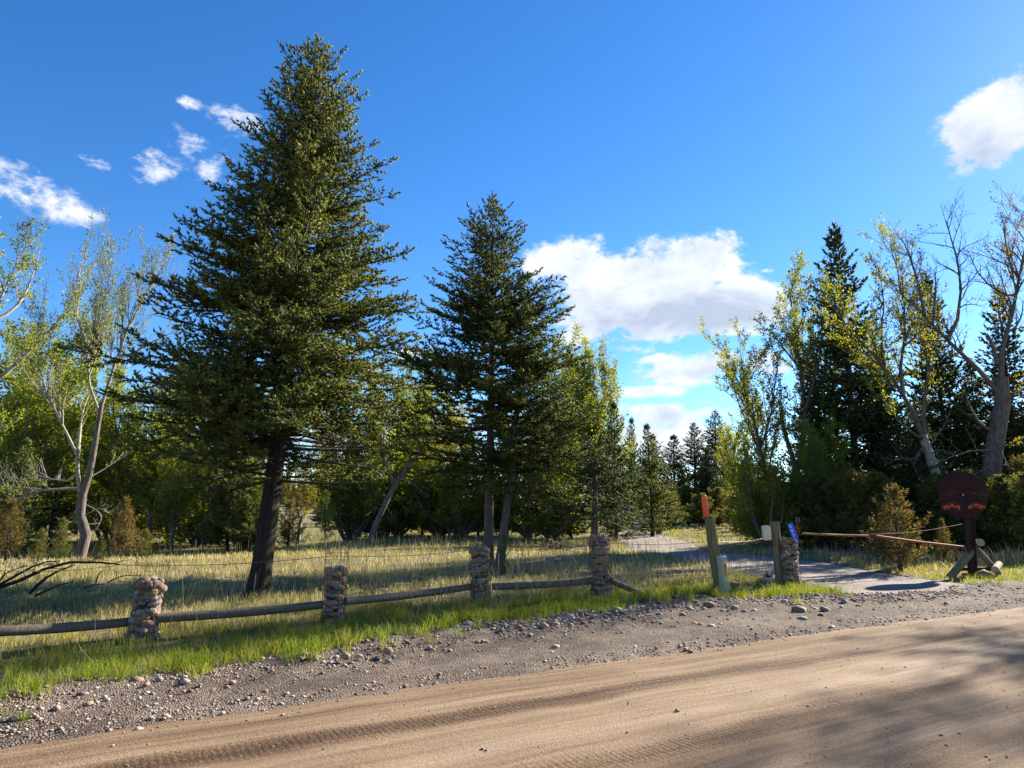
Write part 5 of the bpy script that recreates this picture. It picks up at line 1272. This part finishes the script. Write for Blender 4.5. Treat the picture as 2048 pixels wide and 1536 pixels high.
for i, (px, py, w, c) in enumerate(ROCKS):
    p = ground_at(px, py); s = w / 2 / FPX * p[1] * 1.0; rng = np.random.default_rng(400 + i)
    ref = min(REFS, key=lambda r: abs(r[0] - px))[1]
    pos = 'at the grass edge' if uv(p[0], p[1])[1] > edge(uv(p[0], p[1])[0]) - .35 else 'on the gravel'
    sz = 'big' if w > 22 else 'fist sized' if w > 13 else 'small'
    o = obj('rock', RSM[c][i % 2], None, (p[0], p[1], p[2] + s * .24), (rng.normal(0, .12), rng.normal(0, .12), rng.uniform(-.35, .35)), (s, s * rng.uniform(.7, .95), s * rng.uniform(.75, 1.1)))
    tag(o, f'{sz} {WORD[c]} rock {pos if "gravel" not in ref else ""} {ref}'.replace('  ', ' '), 'rock', 'rocks along the gravel shoulder')

def single_out(name):                            # look-alikes told apart by their place
    by = {}
    for o in C.objects:
        if o.name.split('.')[0] == name and o.parent is None: by.setdefault(o['label'], []).append(o)
    for lab, os_ in by.items():
        if len(os_) > 1:
            os_.sort(key=lambda o: o.location.x / o.location.y); w = ['leftmost', 'rightmost'] if len(os_) == 2 else ['leftmost', 'middle one', 'rightmost']
            for o, q in zip(os_, w): o['label'] = lab + ', ' + q
single_out('rock')

# ------------------------------------------------------------------ gravel and grass (stuff)
def gravel():
    rng = np.random.default_rng(501)
    u = []; v = []; s = []
    def batch(n, u0, u1, vf, sz):
        uu = u0 + (u1 - u0) * rng.uniform(0, 1, n) ** 1.4; u.append(uu); v.append(vf(uu, n)); s.append(rng.gamma(2.2, sz / 2.2, n).clip(.003, .045))
    batch(7500, -2.5, 16, lambda a, n: edge(a) - np.abs(rng.normal(0, .55, n)) + .12, .0095)
    batch(3800, -2.5, 14, lambda a, n: 6.35 + rng.normal(0, .16, n), .0085)           # loose windrow at the road edge
    batch(2200, -2.5, 18, lambda a, n: rng.uniform(6.1, 8.3, n), .007)
    batch(420, 4.5, 13.2, lambda a, n: edge(a) - rng.uniform(-.12, .75, n) ** 1, .027)
    batch(5000, -2.5, 15, lambda a, n: edge(a) - np.abs(rng.normal(0, .8, n)) + .1, .006)
    batch(4200, 4.5, 14, lambda a, n: edge(a) - np.abs(rng.normal(0, .62, n)) + .1, .0115)
    batch(2400, -1, 16, lambda a, n: rng.uniform(2.2, 6.25, n), .0042)
    batch(420, -2, 15, lambda a, n: edge(a) - rng.uniform(-.2, .9, n), .021)
    u = np.concatenate(u); v = np.concatenate(v); s = np.concatenate(s); n = len(u)
    x, y = xy(u, v); z = np.where(v < 6.0, road_h(u, v), height(x, y) + .012) + s * .25
    base = ico(1); 
    import bmesh
    ov = np.array([[1, 0, 0], [-1, 0, 0], [0, 1, 0], [0, -1, 0], [0, 0, 1], [0, 0, -1], [.62, .62, .5], [-.62, .62, .5], [-.62, -.62, .5], [.62, -.62, .5]], float)
    of = np.array([[6, 0, 2], [6, 2, 4], [7, 2, 1], [7, 4, 2], [8, 1, 3], [8, 4, 1], [9, 3, 0], [9, 4, 3], [6, 4, 0], [9, 0, 4], [7, 1, 4], [8, 3, 4], [5, 2, 0], [5, 1, 2], [5, 3, 1], [5, 0, 3]])
    th = rng.uniform(0, 6.28, n); cs, sn = np.cos(th), np.sin(th)
    P = ov[None] * (1 + rng.normal(0, .14, (n, 10, 1))) * np.stack([s, s * rng.uniform(.6, .95, n), s * rng.uniform(.4, .75, n)], -1)[:, None]
    X = P[..., 0] * cs[:, None] - P[..., 1] * sn[:, None]; Y = P[..., 0] * sn[:, None] + P[..., 1] * cs[:, None]
    W = np.stack([X + x[:, None], Y + y[:, None], P[..., 2] + z[:, None]], -1).reshape(-1, 3)
    F = (of[None] + (np.arange(n) * 10)[:, None, None]).reshape(-1, 3)
    m = M_('loose_stones'); nt, N, L = nodes(m); b = N['Principled BSDF']; b.inputs['Roughness'].default_value = .85; b.inputs['Specular IOR Level'].default_value = .25
    a = N.new('ShaderNodeAttribute'); a.attribute_name = 'var'
    c = ramp(N, L, a.outputs['Fac'], [(0, (.16, .115, .09)), (.15, (.26, .19, .15)), (.3, (.13, .115, .105)), (.42, (.31, .23, .175)), (.55, (.20, .18, .17)), (.68, (.28, .165, .12)), (.82, (.32, .27, .225)), (.955, (.42, .385, .34))])
    c.node.color_ramp.interpolation = 'CONSTANT'; L.new(c, b.inputs['Base Color'])
    o = obj('loose_gravel', mesh('loose_gravel', [(W, F)], m, False, [np.repeat(rng.uniform(0, 1, n), 10)])); tag(o, 'loose mixed gravel and cobbles strewn along the road shoulder', 'gravel', kind='stuff')
gravel()

def blades(x, y, z, h, w, bend, var, rng):
    n = len(x); a = rng.uniform(0, 6.28, n); f = rng.uniform(0, 6.28, n)
    lean = np.stack([np.cos(a), np.sin(a)], 1) * (bend * h)[:, None]; side = np.stack([np.cos(f), np.sin(f)], 1) * (w / 2)[:, None]
    b = np.stack([x, y], 1)
    def pt(q, s, zz): return np.concatenate([q + s, (z + zz)[:, None]], 1)
    v = np.stack([pt(b, -side, -.01 + 0 * h), pt(b, side, -.01 + 0 * h), pt(b + lean * .35, side * .75, h * .6), pt(b + lean * .35, -side * .75, h * .6), pt(b + lean, side * 0, h * (1 - .35 * bend))], 1).reshape(-1, 3)
    i = np.arange(n)[:, None] * 5
    return [(v, (i[:, :, None] + np.array([[0, 1, 2, 3]])).reshape(-1, 4)), (v, (i + np.array([3, 2, 4])).reshape(-1, 3))], np.repeat(var, 5)
def merge(ch, va):                               # same vertex set used by quads and tris
    (v, q), (_, t) = ch
    return [(v, np.concatenate([t, q[:, [0, 1, 2]], q[:, [0, 2, 3]]]))], [va]
def grass():
    rng = np.random.default_rng(601)
    # green verge
    n = 120000; u = -4 + 34 * rng.uniform(0, 1, n) ** 1.35; t = rng.uniform(0, 1, n) ** 1.15; e = edge(u); v = e - .25 + (11.4 - e + .25) * t
    x, y = xy(u, v); dd = drive_d(x, y)
    clump = snoise(x, y, 2.6, 2) + .6 * snoise(x, y, 7, 4)
    keep = (dd > .1) & (rng.uniform(0, 1, n) < np.clip(.62 + .5 * clump, .06, 1)) & ((v > e + .05) | (rng.uniform(0, 1, n) < .25 * (clump > .5)))
    keep &= (v > e + .25 * rng.uniform(0, 1, n) * (1 + snoise(x, y, 1.1, 3)))
    keep &= rng.uniform(0, 1, n) < np.clip(1.15 - .045 * u, .35, 1)
    x, y, u, v, t, clump = (q[keep] for q in (x, y, u, v, t, clump)); n = len(x)
    z = height(x, y); dist = np.hypot(x, y)
    h = rng.uniform(.06, .19, n) * (.75 + .30 * clump.clip(-1, 1)) * np.where(u < 4.5, 1.15, 1.0) * np.where((u > 10) & (u < 16), 1.25, 1)
    dry = np.clip(.30 * snoise(x, y, .9, 5) + .13 + .40 * sstep(9.6, 11, v) + .12 * (u > 16), 0, 1)
    var = np.clip(rng.normal(.36, .17, n) + dry * .75 * rng.uniform(.3, 1, n), 0, 1)
    ch, va = blades(x, y, z, h, .0055 * (dist / 9).clip(.8, 2.2) * rng.uniform(.7, 1.3, n), rng.uniform(.2, 1.1, n), var, rng)
    c, vv = merge(ch, va); o = obj('verge_grass', mesh('verge_grass', c, MAT['grass'], False, vv)); tag(o, 'short bright green grass on the verge in front of the fence', 'grass', kind='stuff')
    # tufts along the ragged edge and through the verge
    m = 620; cu = -3 + 19 * rng.uniform(0, 1, m) ** 1.2; ce = edge(cu); cv = np.where(rng.uniform(0, 1, m) < .55, ce + rng.normal(.05, .22, m), ce + rng.uniform(0, 2.2, m))
    k = rng.integers(14, 46, m); rep = np.repeat(np.arange(m), k); n = len(rep); sz = rng.uniform(.6, 1.25, m)
    x, y = xy(cu[rep], cv[rep]); x = x + rng.normal(0, .045, n) * sz[rep]; y = y + rng.normal(0, .045, n) * sz[rep]; ok = drive_d(x, y) > .15; x, y, rep = x[ok], y[ok], rep[ok]; n = len(x)
    tv = rng.uniform(0, .75, m) ** 1.6
    ch, va = blades(x, y, height(x, y), rng.uniform(.10, .27, n) * sz[rep], .006 * rng.uniform(.7, 1.3, n), rng.uniform(.2, 1.2, n), np.clip(tv[rep] + rng.normal(.12, .12, n), 0, 1), rng)
    c, vv = merge(ch, va); o = obj('grass_tufts', mesh('grass_tufts', c, MAT['grass'], False, vv)); tag(o, 'longer grass tufts along the ragged gravel edge of the verge', 'grass', kind='stuff')
    # meadow
    n = 230000; y = 10 * np.exp(rng.uniform(0, 1, n) * math.log(6.2)); x = y * rng.uniform(-.85, .95, n)
    u, v = uv(x, y); dd = drive_d(x, y)
    cl = snoise(x, y, 1.6, 1) + .5 * snoise(x, y, 4.5, 3)
    keep = (v > 10.3) & (dd > .05) & (rng.uniform(0, 1, n) < np.clip(.7 + .4 * cl, .15, 1)) & (np.hypot(x - BF[0], y - BF[1]) > .55 + .2 * rng.normal(size=n))
    x, y, u, v, cl = (q[keep] for q in (x, y, u, v, cl)); n = len(x); dist = np.hypot(x, y)
    z = height(x, y); h = rng.uniform(.05, .20, n) * (1 + .35 * cl.clip(-1, 1)) * (1 + .25 * sstep(25, 40, y))
    var = np.clip(rng.normal(.62, .22, n) + .22 * snoise(x, y, .35, 5) - .25 * sstep(24, 34, y), 0, 1)
    ch, va = blades(x, y, z, h, .0065 * (dist / 11).clip(.9, 4.5) * rng.uniform(.7, 1.3, n), rng.uniform(.2, 1.0, n), var, rng)
    c, vv = merge(ch, va); o = obj('meadow_grass', mesh('meadow_grass', c, MAT['field'], False, vv)); tag(o, 'dry straw and green meadow grass behind the fence', 'grass', kind='stuff')
    # tall dry stalks
    n = 9000; y = 10.5 * np.exp(rng.uniform(0, 1, n) * math.log(3.0)); x = y * rng.uniform(-.8, .9, n); u, v = uv(x, y); dd = drive_d(x, y)
    dens = np.clip(.25 + .5 * snoise(x, y, .8, 2), .04, 1) * np.where(u > 6, 1.2, .35) + .9 * np.exp(-((v - 10.4) / .7) ** 2) * (u > 4)
    keep = (v > 9.6) & (dd > .15) & (rng.uniform(0, 1, n) < dens)
    x, y = x[keep], y[keep]; n = len(x); z = height(x, y); h = rng.uniform(.28, .62, n)
    a = rng.uniform(0, 6.28, n); ln = rng.uniform(.05, .40, n) * h
    s = np.linspace(0, 1, 4)
    P = np.stack([x[:, None] + (np.cos(a) * ln)[:, None] * s ** 1.6, y[:, None] + (np.sin(a) * ln)[:, None] * s ** 1.6, z[:, None] + h[:, None] * s], -1)
    rr = np.stack([np.full(n, .0022), np.full(n, .002), np.full(n, .0034), np.full(n, .0016)], 1) * (np.hypot(x, y) / 13).clip(.7, 2)[:, None]
    tv, tf = tubes(P, rr, 3); o = obj('dry_stalks', mesh('dry_stalks', [(tv, tf)], MAT['stalk'], False, [np.repeat(rng.uniform(0, 1, n), 12)])); tag(o, 'tall thin dry seed stalks standing above the meadow grass', 'stalks', kind='stuff')
grass()
# a few single stalks in front of the left rail
for i, (p0, p1) in enumerate((((318, 1318), (305, 1215)), ((322, 1305), (345, 1228)), ((362, 1300), (345.5, 1237)), ((412, 1302), (388, 1215)), ((436, 1290), (437, 1220)), ((191, 1305), (190, 1240)), ((195, 1345), (150, 1280)), ((64, 1300), (94, 1252)))):
    b = ground_at(*p0); t = AT(*p1, b[1]) - b
    P = np.array([t * 0, t * .35 + [.01, 0, .01], t * .75, t]); v, f = tubes(P, np.array([.003, .0026, .0034, .002]), 4)
    o = obj('dry_stalk', mesh('dry_stalk', [(v, f)], MAT['stalk'], False, [np.full(len(v), .6)]), None, b)
    tag(o, 'single tall dry grass stalk near the left pillar, ' + nth(p1[0], [305, 345, 345.5, 388, 437, 190, 150, 94]), 'stalk', 'single dry stalks by the left pillar')
